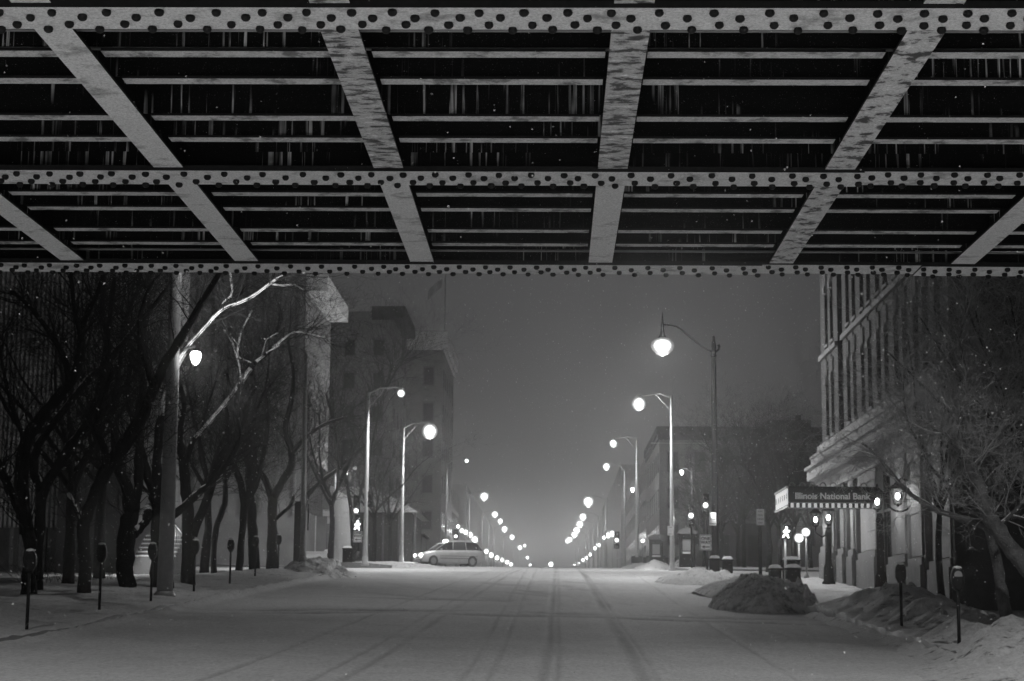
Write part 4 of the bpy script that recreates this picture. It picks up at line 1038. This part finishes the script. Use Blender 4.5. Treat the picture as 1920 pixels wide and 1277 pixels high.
# F and beyond on the right
def exF(put, t):
    a, b = P(1447, 783, 182), P(1526, 806, 182); s = MB(); s.box((a.x, 184, a.z-2.5), (b.x, 190, a.z)); s.tube([(b.x-1, 186, a.z), (b.x-1, 186, a.z+.7)], .3, 8); put(s, 'roof_house', M['darkwall'])
    s = MB(); s.box((9.4, 179.7, P(1300, 832, 180).z), (30, 179.99, P(1300, 838, 180).z+.35)); put(s, 'string_course', M['concrete'])
building('wide_hazy_building', 'broad dark flat roofed building behind the right side trees with a roof house', 10.2, 31, 180, 205, P(1300, 806, 180).z, 'greywall', (8, 3, 1.0, 1.9, 8, 15), exF, cornice=(.25, .5, 'darkwall'))
building('hazy_block', 'low hazy block right of the row of far lamps', 11.2, 26, 222, 300, P(1195, 850, 222).z, 'greywall', (4, 3, 1.5, 2, 10, 17))
building('hazy_block', 'far faint block behind the slim poles on the right', 11.2, 26, 310, 430, 27, 'greywall')
building('hazy_block', 'pale low block directly above the roof of the car', -27, -13.2, 222, 262, P(880, 936, 230).z, 'greywall', (4, 3, 1.5, 2, 10, 16))
building('hazy_block', 'far faint block behind the left row of lamps', -27, -13.5, 290, 420, 22, 'greywall')
# dark hedges and sheds low on the corners
def slab_building(name, label, pts, Y, d, mk):
    a, b = P(pts[0], pts[1], Y), P(pts[2], 1060, Y); gz = g_at(a.x, Y)-.3
    t = thing(name, label, 'building', ((a.x+b.x)/2, Y, gz)); w2 = (b.x-a.x)/2; h = a.z-gz
    m = MB(); m.box((-w2, 0, 0), (w2, d, h)); m.build('wall', M[mk], t)
    m = MB(); m.bbox((-w2-.2, -.2, h+.001), (w2+.2, d+.2, h+.15), .04); m.build('roof', M['darkwall'], t)
    n = max(2, int(w2*2/1.6))
    for i in range(n): x = -w2+(i+.5)*2*w2/n; m = MB(); m.box((x-.4, -.04, h*.25), (x+.4, -.001, h*.8)); m.build('window', M['glassdark'], t)
slab_building('low_shop', 'low dark shop front between the pavilion and the car', (735, 1004, 790), 150, 6, 'darkwall')
slab_building('low_shop', 'low dark shop front at the foot of the broad building', (1330, 985, 1440), 150, 6, 'darkwall')

# ------------------------------------------------------------------ trees
class Tree:
    def __init__(s, seed): s.r = random.Random(seed); s.tr = MB(); s.cr = MB(); s.sn = MB()
    def snow(s, pts, rads, k=.75, minr=.008):
        run = []; rr = []
        def flush():
            if len(run) > 1: s.sn.tube(run, rr, 6, True, True, .8 if k < 1.25 else 1.0)
        for i in range(len(pts)):
            t = (pts[min(i+1, len(pts)-1)]-pts[max(0, i-1)])
            steep = abs(t.normalized().z) if t.length > 0 else 1
            if (steep < .93 if k < 1.25 else pts[i].z > 5.7) and rads[i] > minr and s.r.random() < (.93 if k < 1.25 else .985):
                run.append(pts[i]+Vector((0, 0, rads[i]*(.62 if k < 1.25 else .16)))); rr.append(rads[i]*(k*s.r.uniform(.6, 1.15)*(1-.5*steep**3) if k < 1.25 else s.r.uniform(1.0, 1.18)))
            else: flush(); run.clear(); rr.clear()
        flush()
    def limb(s, pts, rads, n=9, snow=True, sub=3, jit=.03, snowk=.7):
        P_, R2 = [], []
        for i in range(len(pts)-1):
            p0 = pts[max(0, i-1)]; p1 = pts[i]; p2 = pts[i+1]; p3 = pts[min(len(pts)-1, i+2)]
            for q in range(sub):
                t = q/sub
                v = .5*((2*p1)+(-p0+p2)*t+(2*p0-5*p1+4*p2-p3)*t*t+(-p0+3*p1-3*p2+p3)*t**3)
                r = rads[i]+(rads[i+1]-rads[i])*t
                P_.append(v+Vector((s.r.uniform(-1,1), s.r.uniform(-1,1), 0))*jit*(1 if i+q else 0)*min(1, r*6)); R2.append(r*s.r.uniform(.93, 1.09))
        P_.append(pts[-1]); R2.append(rads[-1])
        s.tr.tube(P_, R2, n)
        if snow: s.snow(P_, R2, snowk)
        return P_, R2
    def twig(s, p, d, ln, r, lev, up=.12, wig=.35, snow=False, nch=(3, 5)):
        n = 5 if lev > 0 else 4; pts = [p.copy()]; dd = d.normalized()
        for i in range(n):
            dd = (dd+Vector((s.r.gauss(0, wig), s.r.gauss(0, wig), s.r.gauss(0, wig*.8)+up))*.5).normalized()
            p = p+dd*(ln/n); pts.append(p.copy())
        rads = [r*(1-.75*i/n) for i in range(n+1)]
        s.cr.tube(pts, rads, 5 if r > .02 else 3, False, False)
        if snow and r > .012: s.snow(pts, rads, .8, .006)
        if lev > 0:
            for k in range(s.r.randint(*nch)):
                i = s.r.randint(1, n); q = pts[i]; t = (pts[i]-pts[i-1]).normalized()
                a = Vector((s.r.gauss(0,1), s.r.gauss(0,1), s.r.gauss(0,1))); a = (a-t*a.dot(t)).normalized()
                s.twig(q, (t*.75+a*s.r.uniform(.5, .95)), ln*s.r.uniform(.45, .72), max(.0035, rads[i]*.65), lev-1, up, wig, snow, nch)
    def sprout(s, P_, R2, count, ln, r, lev, start=.35, **kw):
        for k in range(count):
            i = s.r.randint(int(len(P_)*start), len(P_)-1)
            t = (P_[i]-P_[i-1]).normalized(); a = Vector((s.r.gauss(0,1), s.r.gauss(0,1), s.r.gauss(0,1))); a = (a-t*a.dot(t)).normalized()
            s.twig(P_[i].copy(), t*.6+a*.8+Vector((0,0,.25)), ln*s.r.uniform(.6, 1.25), min(r, R2[i]*.6)*s.r.uniform(.6, 1), lev, **kw)
    def finish(s, name, label, loc, grp, frost=False):
        t = thing(name, label, 'tree', loc, grp)
        for mb, nm, mk in ((s.tr, 'trunk', 'bark_frost' if frost == 2 else 'bark'), (s.cr, 'crown', 'twig_frost' if frost else 'twig'), (s.sn, 'snow_cover', 'limb_snow')):
            if mb.v:
                o = mb.build(nm, M[mk], t); o.location = -Vector(loc)
        return t
gL = 'bare trees along the left sidewalk'; gRt = 'bare trees on the right side'
def px_tree(seed, Y, limbs, label, grp, tw=(26, 1.3, .022, 3), snow_tw=False, frost=False, up=.12, wig=.35, dr=.9):
    T = Tree(seed); first = None
    for li, L in enumerate(limbs):
        pts, rads = [], []
        drift = 0 if li == 0 else T.r.uniform(-dr, dr)
        for i, q in enumerate(L['p']):
            yy = Y+L.get('dy', 0)+drift*i/max(1, len(L['p'])-1)
            v = P(q[0], q[1], yy); pts.append(v); rads.append(q[2]/2*yy/F)
        if li == 0:
            g = walk(pts[0].x, Y) if pts[0].x < CURB_L or pts[0].x > CURB_R else base(pts[0].x, Y)
            pts[0].z = min(pts[0].z, g)-.15; first = Vector((pts[0].x, Y, g))
            rads[0] *= 1.18
        P_, R2 = T.limb(pts, rads, 10 if li == 0 else 8, L.get('snow', True), snowk=L.get('sk', .7))
        if L.get('tw', 1): T.sprout(P_, R2, int(tw[0]*L.get('tw', 1)), tw[1], tw[2], tw[3], .15 if li == 0 else .25, up=up, wig=wig, snow=snow_tw) if li else T.sprout(P_, R2, int(tw[0]*.3), tw[1], tw[2], tw[3], .7, up=up, wig=wig, snow=snow_tw)
    return T.finish('tree', label, first, grp, frost)
lt = dict(tw=(22, 1.5, .026, 3), grp=gL)
px_tree(1, 46.5, [dict(p=[(53,1133,34),(55,1080,28),(57,1030,26),(52,990,28)]),
  dict(p=[(52,1000,20),(36,960,17),(18,920,16),(2,880,15),(-25,830,13)]),
  dict(p=[(50,1000,28),(44,950,26),(40,890,28),(49,825,26),(82,776,24),(118,735,21),(141,704,19),(152,660,15),(155,610,12),(185,545,9),(200,490,7)]),
  dict(p=[(130,718,14),(120,670,12),(90,620,10),(60,580,9),(20,545,7)]),
  dict(p=[(142,690,12),(150,630,10),(138,570,9),(132,500,7)]),
  dict(p=[(56,870,14),(40,810,10),(22,760,9),(8,700,7),(-3,640,5)], sk=.9)],
  'leftmost tree with a thick limb sweeping up to the right above the nearest meter', **lt)
px_tree(2, 49.5, [dict(p=[(72,1120,20),(70,1050,20),(75,960,22),(84,905,24)]),
  dict(p=[(80,920,24),(66,890,18),(66,850,15),(95,800,14),(155,725,13),(190,690,12),(235,640,10),(290,570,9),(339,506,8)], sk=1.1, tw=1.4),
  dict(p=[(84,910,18),(105,880,20),(132,838,20),(160,800,18),(184,745,16),(196,680,13),(205,600,10),(215,520,8)]),
  dict(p=[(150,815,12),(205,760,10),(225,690,9),(232,610,8),(260,540,6)])],
  'tree just behind the leftmost one with a long snowy branch slanting to the upper right', **lt)
px_tree(3, 47.5, [dict(p=[(157,1131,29),(160,1080,24),(157,1020,22),(158,975,24)]),
  dict(p=[(158,985,14),(150,968,11),(138,945,8),(128,928,7)], sk=1.2, tw=.2),
  dict(p=[(158,980,22),(170,942,22),(186,905,24),(205,872,26),(232,835,26),(262,790,24),(285,735,20),(305,690,18),(335,640,17),(368,585,13),(411,513,10),(440,480,8)], tw=1.5),
  dict(p=[(200,880,16),(194,840,13),(180,800,11),(196,745,10),(212,690,9)], sk=.6),
  dict(p=[(290,725,14),(270,670,12),(262,600,10),(285,530,8)])],
  'tree whose leaning trunk crosses behind the stout pole to the upper right', **lt)
px_tree(4, 53, [dict(p=[(243,1117,26),(236,1080,33),(234,1030,34),(240,985,34),(246,960,30)]),
  dict(p=[(247,970,26),(240,925,22),(226,885,20),(218,845,18),(212,790,15),(200,730,13),(205,650,10),(190,580,8),(198,500,6)]),
  dict(p=[(248,1000,26),(262,985,24),(280,962,22),(284,958,21)], sk=1.2, tw=0),
  dict(p=[(250,960,22),(258,925,18),(260,880,17),(262,830,16),(258,780,14),(268,720,12),(262,650,10),(280,580,8),(275,500,6)])],
  'tree with a sawn off snow capped stump branch on the right of its trunk', **lt)
px_tree(5, 53.5, [dict(p=[(306,1098,34),(300,1050,36),(301,1000,36),(299,950,34),(288,925,28)]),
  dict(p=[(292,935,20),(278,895,17),(266,850,15),(252,800,12),(240,740,10),(246,660,8),(236,590,6)]),
  dict(p=[(294,925,20),(294,880,18),(297,820,17),(308,760,15),(330,690,12),(350,655,9),(362,640,7),(385,615,7),(405,592,7),(425,577,7),(450,568,7),(475,556,7),(505,534,6),(520,523,6),(545,511,5)], sk=1.5),
  dict(p=[(408,590,6),(422,566,6),(435,552,5),(433,525,5),(433,500,4)], sk=1.5, tw=.5),
  dict(p=[(506,533,5),(530,536,5),(550,534,4),(570,545,3)], sk=1.5, tw=.8),
  dict(p=[(514,530,5),(512,518,4),(512,500,4)], sk=1.5, tw=.3),
  dict(p=[(318,972,16),(345,950,15),(372,925,13),(395,905,11),(430,860,9),(455,815,7)], sk=.8, dy=-1),
  dict(p=[(300,820,12),(322,765,10),(315,700,8),(335,640,6),(330,560,5)])],
  'dark tree behind the stout pole whose snowy limb reaches up to the roof edge', **lt)
px_tree(6, 57.5, [dict(p=[(354,1090,24),(352,1020,23),(352,960,21),(348,908,20),(343,862,17)]),
  dict(p=[(343,880,15),(360,832,9),(380,806,8),(408,774,8),(436,740,8),(458,708,8),(475,685,8),(495,668,7),(522,645,6),(550,624,5),(583,628,4),(610,634,3)], sk=1.6),
  dict(p=[(475,683,4),(460,676,4),(446,669,4),(447,647,4),(455,616,3),(473,582,3)], sk=1.4, tw=.3), dict(p=[(447,648,3),(426,625,3),(412,608,2)], sk=1.4, tw=.2), dict(p=[(491,668,4),(497,650,4),(502,636,3),(521,625,3)], sk=1.4, tw=.3), dict(p=[(500,662,4),(512,655,3),(524,648,3)], sk=1.4, tw=.2),
  dict(p=[(343,870,13),(336,820,11),(345,760,9),(335,700,8),(350,640,6)]),
  dict(p=[(362,1005,17),(378,960,16),(392,925,16),(402,885,15),(418,850,13),(440,820,11),(452,780,9),(448,720,7)]),
  dict(p=[(455,720,5),(445,670,4),(425,620,3),(415,600,3)], sk=1.4, tw=.4)],
  'tree right of the stout pole with a snow lined limb slanting far right', **lt)
px_tree(7, 70, [dict(p=[(403,1080,11),(401,1040,11),(404,1000,11),(412,970,11),(421,945,11),(422,905,9),(420,860,8),(428,800,7),(420,740,5)]), dict(p=[(421,905,6),(435,880,5),(450,850,4),(470,800,3)])],
  'thin crooked trunk between two heavier trees on the left', tw=(22, 1.3, .02, 3), grp=gL)
px_tree(8, 73, [dict(p=[(447,1074,13),(451,1030,13),(456,985,13),(458,945,14),(450,905,13),(438,872,11),(430,830,9),(436,770,8),(425,700,6)]), dict(p=[(459,950,12),(474,905,12),(478,860,11),(472,800,9),(480,740,7),(470,680,5)])],
  'slender tree forking low in front of the low wing', tw=(26, 1.5, .022, 3), grp=gL)
px_tree(9, 78, [dict(p=[(477,1064,19),(474,1010,19),(472,965,18),(468,915,15),(464,860,13),(458,800,11),(466,740,9),(455,690,7)]), dict(p=[(470,930,11),(484,900,9),(492,860,8),(502,800,7),(498,730,5)])],
  'dark straight trunked tree left of the corner pole', tw=(30, 1.7, .022, 3), grp=gL)
px_tree(10, 79, [dict(p=[(511,1066,20),(510,1020,18),(510,970,17),(510,930,17)]), dict(p=[(510,935,14),(497,900,12),(480,872,10),(470,830,8),(478,770,7),(470,700,5)]), dict(p=[(511,932,15),(528,905,14),(546,872,14),(545,840,12),(534,805,10),(545,760,9),(550,700,7),(540,640,5)]), dict(p=[(515,975,6),(532,960,7),(546,945,6),(551,928,5)], tw=.2), dict(p=[(545,850,9),(580,815,7),(610,795,6),(650,782,4)])],
  'tree beside the corner pole with wide curving fork', tw=(30, 1.8, .022, 3), grp=gL)
px_tree(11, 106, [dict(p=[(566,1060,10),(566,1000,10),(572,940,11),(600,905,8),(640,875,6),(688,832,4)]), dict(p=[(572,940,9),(566,880,8),(574,800,7),(566,720,5)])],
  'tree across the side street whose branch reaches right to the pale lamp pole', tw=(30, 2.3, .03, 3), grp=gL)
px_tree(12, 112, [dict(p=[(664,1066,9),(661,1000,8),(655,930,7),(640,860,6),(625,790,5),(612,740,4)]), dict(p=[(662,1010,7),(672,940,6),(690,870,5),(708,790,5),(718,740,4),(735,690,3)]), dict(p=[(715,745,3),(740,700,3),(760,670,2)])],
  'pale hazy tree behind the signal post spreading thin branches over the tower', tw=(34, 3.0, .03, 3), grp=gL)

# procedural trees
def wild(seed, x, y, h, r, label, grp, frost=False, lean=(0,0), nl=6, tw=(20,1.7,.02,3), spread=.8, snow=False, wig=.35):
    T = Tree(seed); z = g_at(x, y); b = Vector((x, y, z-.15)); top = Vector((x+lean[0], y+lean[1], z+h*.36))
    P_, R2 = T.limb([b, b.lerp(top, .5)+Vector((T.r.uniform(-.1,.1), 0, 0)), top], [r*1.25, r, r*.85], 9, False)
    for k in range(nl):
        a = 2*math.pi*k/nl+T.r.uniform(-.4, .4); pts = [P_[-1-(k%2)].copy()]; d = Vector((math.cos(a)*spread, math.sin(a)*spread, 1)).normalized()
        for i in range(4):
            d = (d+Vector((T.r.gauss(0,.16), T.r.gauss(0,.16), .12))).normalized(); pts.append(pts[-1]+d*h*.62/4)
        Q, S = T.limb(pts, [r*.6*(1-.2*i) for i in range(5)], 7, snow)
        T.sprout(Q, S, tw[0], tw[1], tw[2], tw[3], .15, snow=snow, wig=wig)
    return T.finish('tree', label, (x, y, z), grp, frost)
wild(101, -14.5, 56, 9, .16, 'dark bushy tree behind the sawn off stump tree', gL, nl=6, tw=(16,1.6,.02,3))
wild(102, -15.5, 64, 10, .17, 'dark tree in the row nearest the ribbed office block', gL, nl=6, tw=(16,1.6,.02,3))
wild(103, -13.4, 72, 10, .15, 'dense dark tree behind the slender forked one', gL, nl=6, tw=(18,1.7,.02,3))
wild(104, -12.6, 88+18, 10, .15, 'bushy dark tree at the foot of the modern building', gL, nl=6, tw=(18,1.9,.025,3))
wild(105, -11.3, 118, 8.5, .13, 'low twiggy tree between the walk signal and the pavilion', gL, nl=6, tw=(18,1.8,.025,3))
wild(106, -11.5, 132, 8, .13, 'low twiggy tree left of the car', gL, nl=5, tw=(18,1.8,.025,3))
# right side
rt = dict(grp=gRt)
px_tree(21, 35, [dict(p=[(1893,1192,26),(1882,1130,23),(1872,1075,20),(1866,1035,18),(1852,990,15),(1840,950,12),(1832,915,9)], snow=False),
  dict(p=[(1960,1110,36),(1925,1065,33),(1888,1020,30),(1866,985,30),(1848,955,29),(1836,915,27),(1822,885,24),(1812,860,22),(1800,838,19),(1782,822,15),(1770,812,10),(1748,800,7),(1725,785,5)], sk=.45, dy=-1.2, tw=2.0),
  dict(p=[(1868,1000,15),(1830,980,13),(1790,968,12),(1760,958,11),(1735,945,10),(1700,920,8),(1670,885,7),(1640,850,5),(1615,830,4)], dy=-1, tw=1.8, sk=.6),
  dict(p=[(1812,925,8),(1775,905,7),(1740,870,6),(1722,830,5),(1700,780,4),(1690,700,4)], dy=-1, tw=1.5, sk=.5),
  dict(p=[(1868,990,8),(1895,965,7),(1925,935,6),(1960,900,5)], dy=-1, sk=.9, tw=1.2),
  dict(p=[(1820,880,8),(1850,850,6),(1885,830,5),(1925,800,4)], dy=-1, tw=1.5, sk=.7),
  dict(p=[(1806,850,9),(1800,790,7),(1815,720,6),(1800,640,5),(1815,560,4)], dy=-1, tw=2.0, sk=.5)],
  'right foreground tree leaning in with a thick branch over the nearest meter', tw=(16, 1.1, .014, 3), frost=2, snow_tw=True, up=.05, **rt)
wild(201, 10.4, 39.5, 7.6, .10, 'frosted twiggy tree filling the upper right in front of the bank', gRt, True, nl=8, tw=(14,1.5,.024,3), spread=.65, snow=True)
wild(202, 11.4, 45, 8.6, .12, 'frosted tree beyond the right foreground tree', gRt, True, nl=8, tw=(12,1.7,.024,3), snow=True, spread=.65)
wild(203, 10.2, 49.5, 8.0, .08, 'fine twiggy tree close to the bank end wall', gRt, True, nl=6, tw=(20,1.5,.012,3), spread=.5)
for i, (px, Y, h, lb) in enumerate([(1352,112,6.5,'bare tree directly right of the black lamp post'),(1395,118,9.5,'tallest hazy tree rising above the broad building roof'),(1440,100,7,'tree behind the parking sign'),(1385,140,8,'thin tree behind the news boxes'),(1490,108,7.5,'dark tree behind the globe lamps of the bank'),(1520,118,7,'dark tree nearest the far corner of the bank'),(1462,125,8,'hazy tree below the roof house'),(1320,135,6,'small tree behind the taller kiosk')]):
    wild(300+i, P(px, 1000, Y).x, Y, h, .13 if i != 1 else .11, lb, gRt, False, nl=7 if i != 1 else 8, tw=(18,1.7,.022,3) if i != 1 else (24,2.2,.018,3), spread=.75)
# shrubs buried in the right snow bank and a hedge on the left
def shrub(x, y, s, seed, label, zf):
    T = Tree(seed); z = zf(x, y)-.03
    for k in range(14): T.twig(Vector((x+T.r.uniform(-.3,.3)*s, y+T.r.uniform(-.3,.3)*s, z)), Vector((T.r.gauss(0,.6), T.r.gauss(0,.6), 1)), .45*s, .008, 2, snow=False)
    t = thing('shrub', label, 'shrub', (x, y, z), 'low bare shrubs'); o = T.cr.build('foliage', M['twig'], t); o.location = (-x, -y, -z)
for i, (px, Y, s, lb) in enumerate([(90,56,2.4,'wide low shrub behind the leftmost meter'),(112,60,2.2,'low bare shrub left of the dark lobby'),(140,58,1.8,'low bare shrub beside the stump tree'),(205,62,1.4,'small shrub in front of the steps')]):
    x = P(px, 1060, Y).x; shrub(x, Y, s, 500+i, lb, walk)
# low snowy ledge at the far left
a = P(-20, 1090, 58); b = P(80, 1100, 58); l = MB(); l.bbox((a.x, 57.6, base(-16, 58)-.3), (b.x, 58.1, a.z), .06); l.bbox((a.x, 57.55, a.z+.001), (b.x+.03, 58.15, a.z+.1), .05)
tag(l.build('low_wall', M['concrete']), 'low snow topped wall at the left edge behind the first trunk', 'wall')

# ------------------------------------------------------------------ falling snow
sf = MB(); r = random.Random(5)
for i in range(15000):
    y = 5+33*r.random()**.8
    x = r.uniform(-.36, .30)*y; z = r.uniform(-.06, .40)*y
    s = r.uniform(.0008, .0021)*(1 if y < 18 else 1.5)
    vs = [(x+r.uniform(-s,s), y+r.uniform(-s,s), z+s), (x-s, y, z-s*.4), (x+s, y-s, z-s*.3), (x, y+s, z-s*.5)]
    sf.add(vs, [(0,1,2),(0,2,3),(0,3,1),(1,3,2)])
for i in range(26000):
    y = 19+95*r.random()**.62
    x = r.uniform(-.32, .28)*y; z = r.uniform(-.03, .21)*y
    s = r.uniform(.004, .0105)
    sf.add([(x+s, y, z), (x-s*.5, y+s*.5, z+s*1.3), (x-s*.5, y-s*.8, z), (x, y, z-s)], [(0,1,2),(0,2,3),(0,3,1),(1,3,2)])
tag(sf.build('snowfall', M['flake']), kind='stuff')

# ------------------------------------------------------------------ haze
h = MB(); h.box((-330, -62, -8), (330, 1215, 48))
hm = bpy.data.materials.new('haze'); hm.use_nodes = True; nt = hm.node_tree; nt.nodes.remove(nt.nodes['Principled BSDF'])
vp = nt.nodes.new('ShaderNodeVolumePrincipled'); vp.inputs['Color'].default_value = (.95,.95,.95,1); vp.inputs['Density'].default_value = .0015; vp.inputs['Anisotropy'].default_value = .972
nt.links.new(vp.outputs[0], nt.nodes['Material Output'].inputs['Volume'])
tag(h.build('haze', hm), 'snowy night haze filling the street', 'haze', kind='stuff')

# ------------------------------------------------------------------ render settings
for m_ in M.values():
    if m_.name.endswith('_glow') or m_.name.startswith(('lit_', 'backlit', 'pale_sign')): m_.cycles.emission_sampling = 'NONE'
cy = SC.cycles
cy.denoiser = 'OPENIMAGEDENOISE'; cy.volume_bounces = 0; cy.max_bounces = 4; cy.diffuse_bounces = 3; cy.glossy_bounces = 2; cy.transmission_bounces = 1
cy.use_light_tree = True; cy.caustics_reflective = False; cy.caustics_refractive = False
cy.sample_clamp_indirect = 2; cy.sample_clamp_direct = 12; cy.use_adaptive_sampling = False
cy.use_denoising = True
SC.view_settings.view_transform = 'Standard'; SC.view_settings.look = 'None'; SC.view_settings.exposure = 0; SC.view_settings.gamma = 1
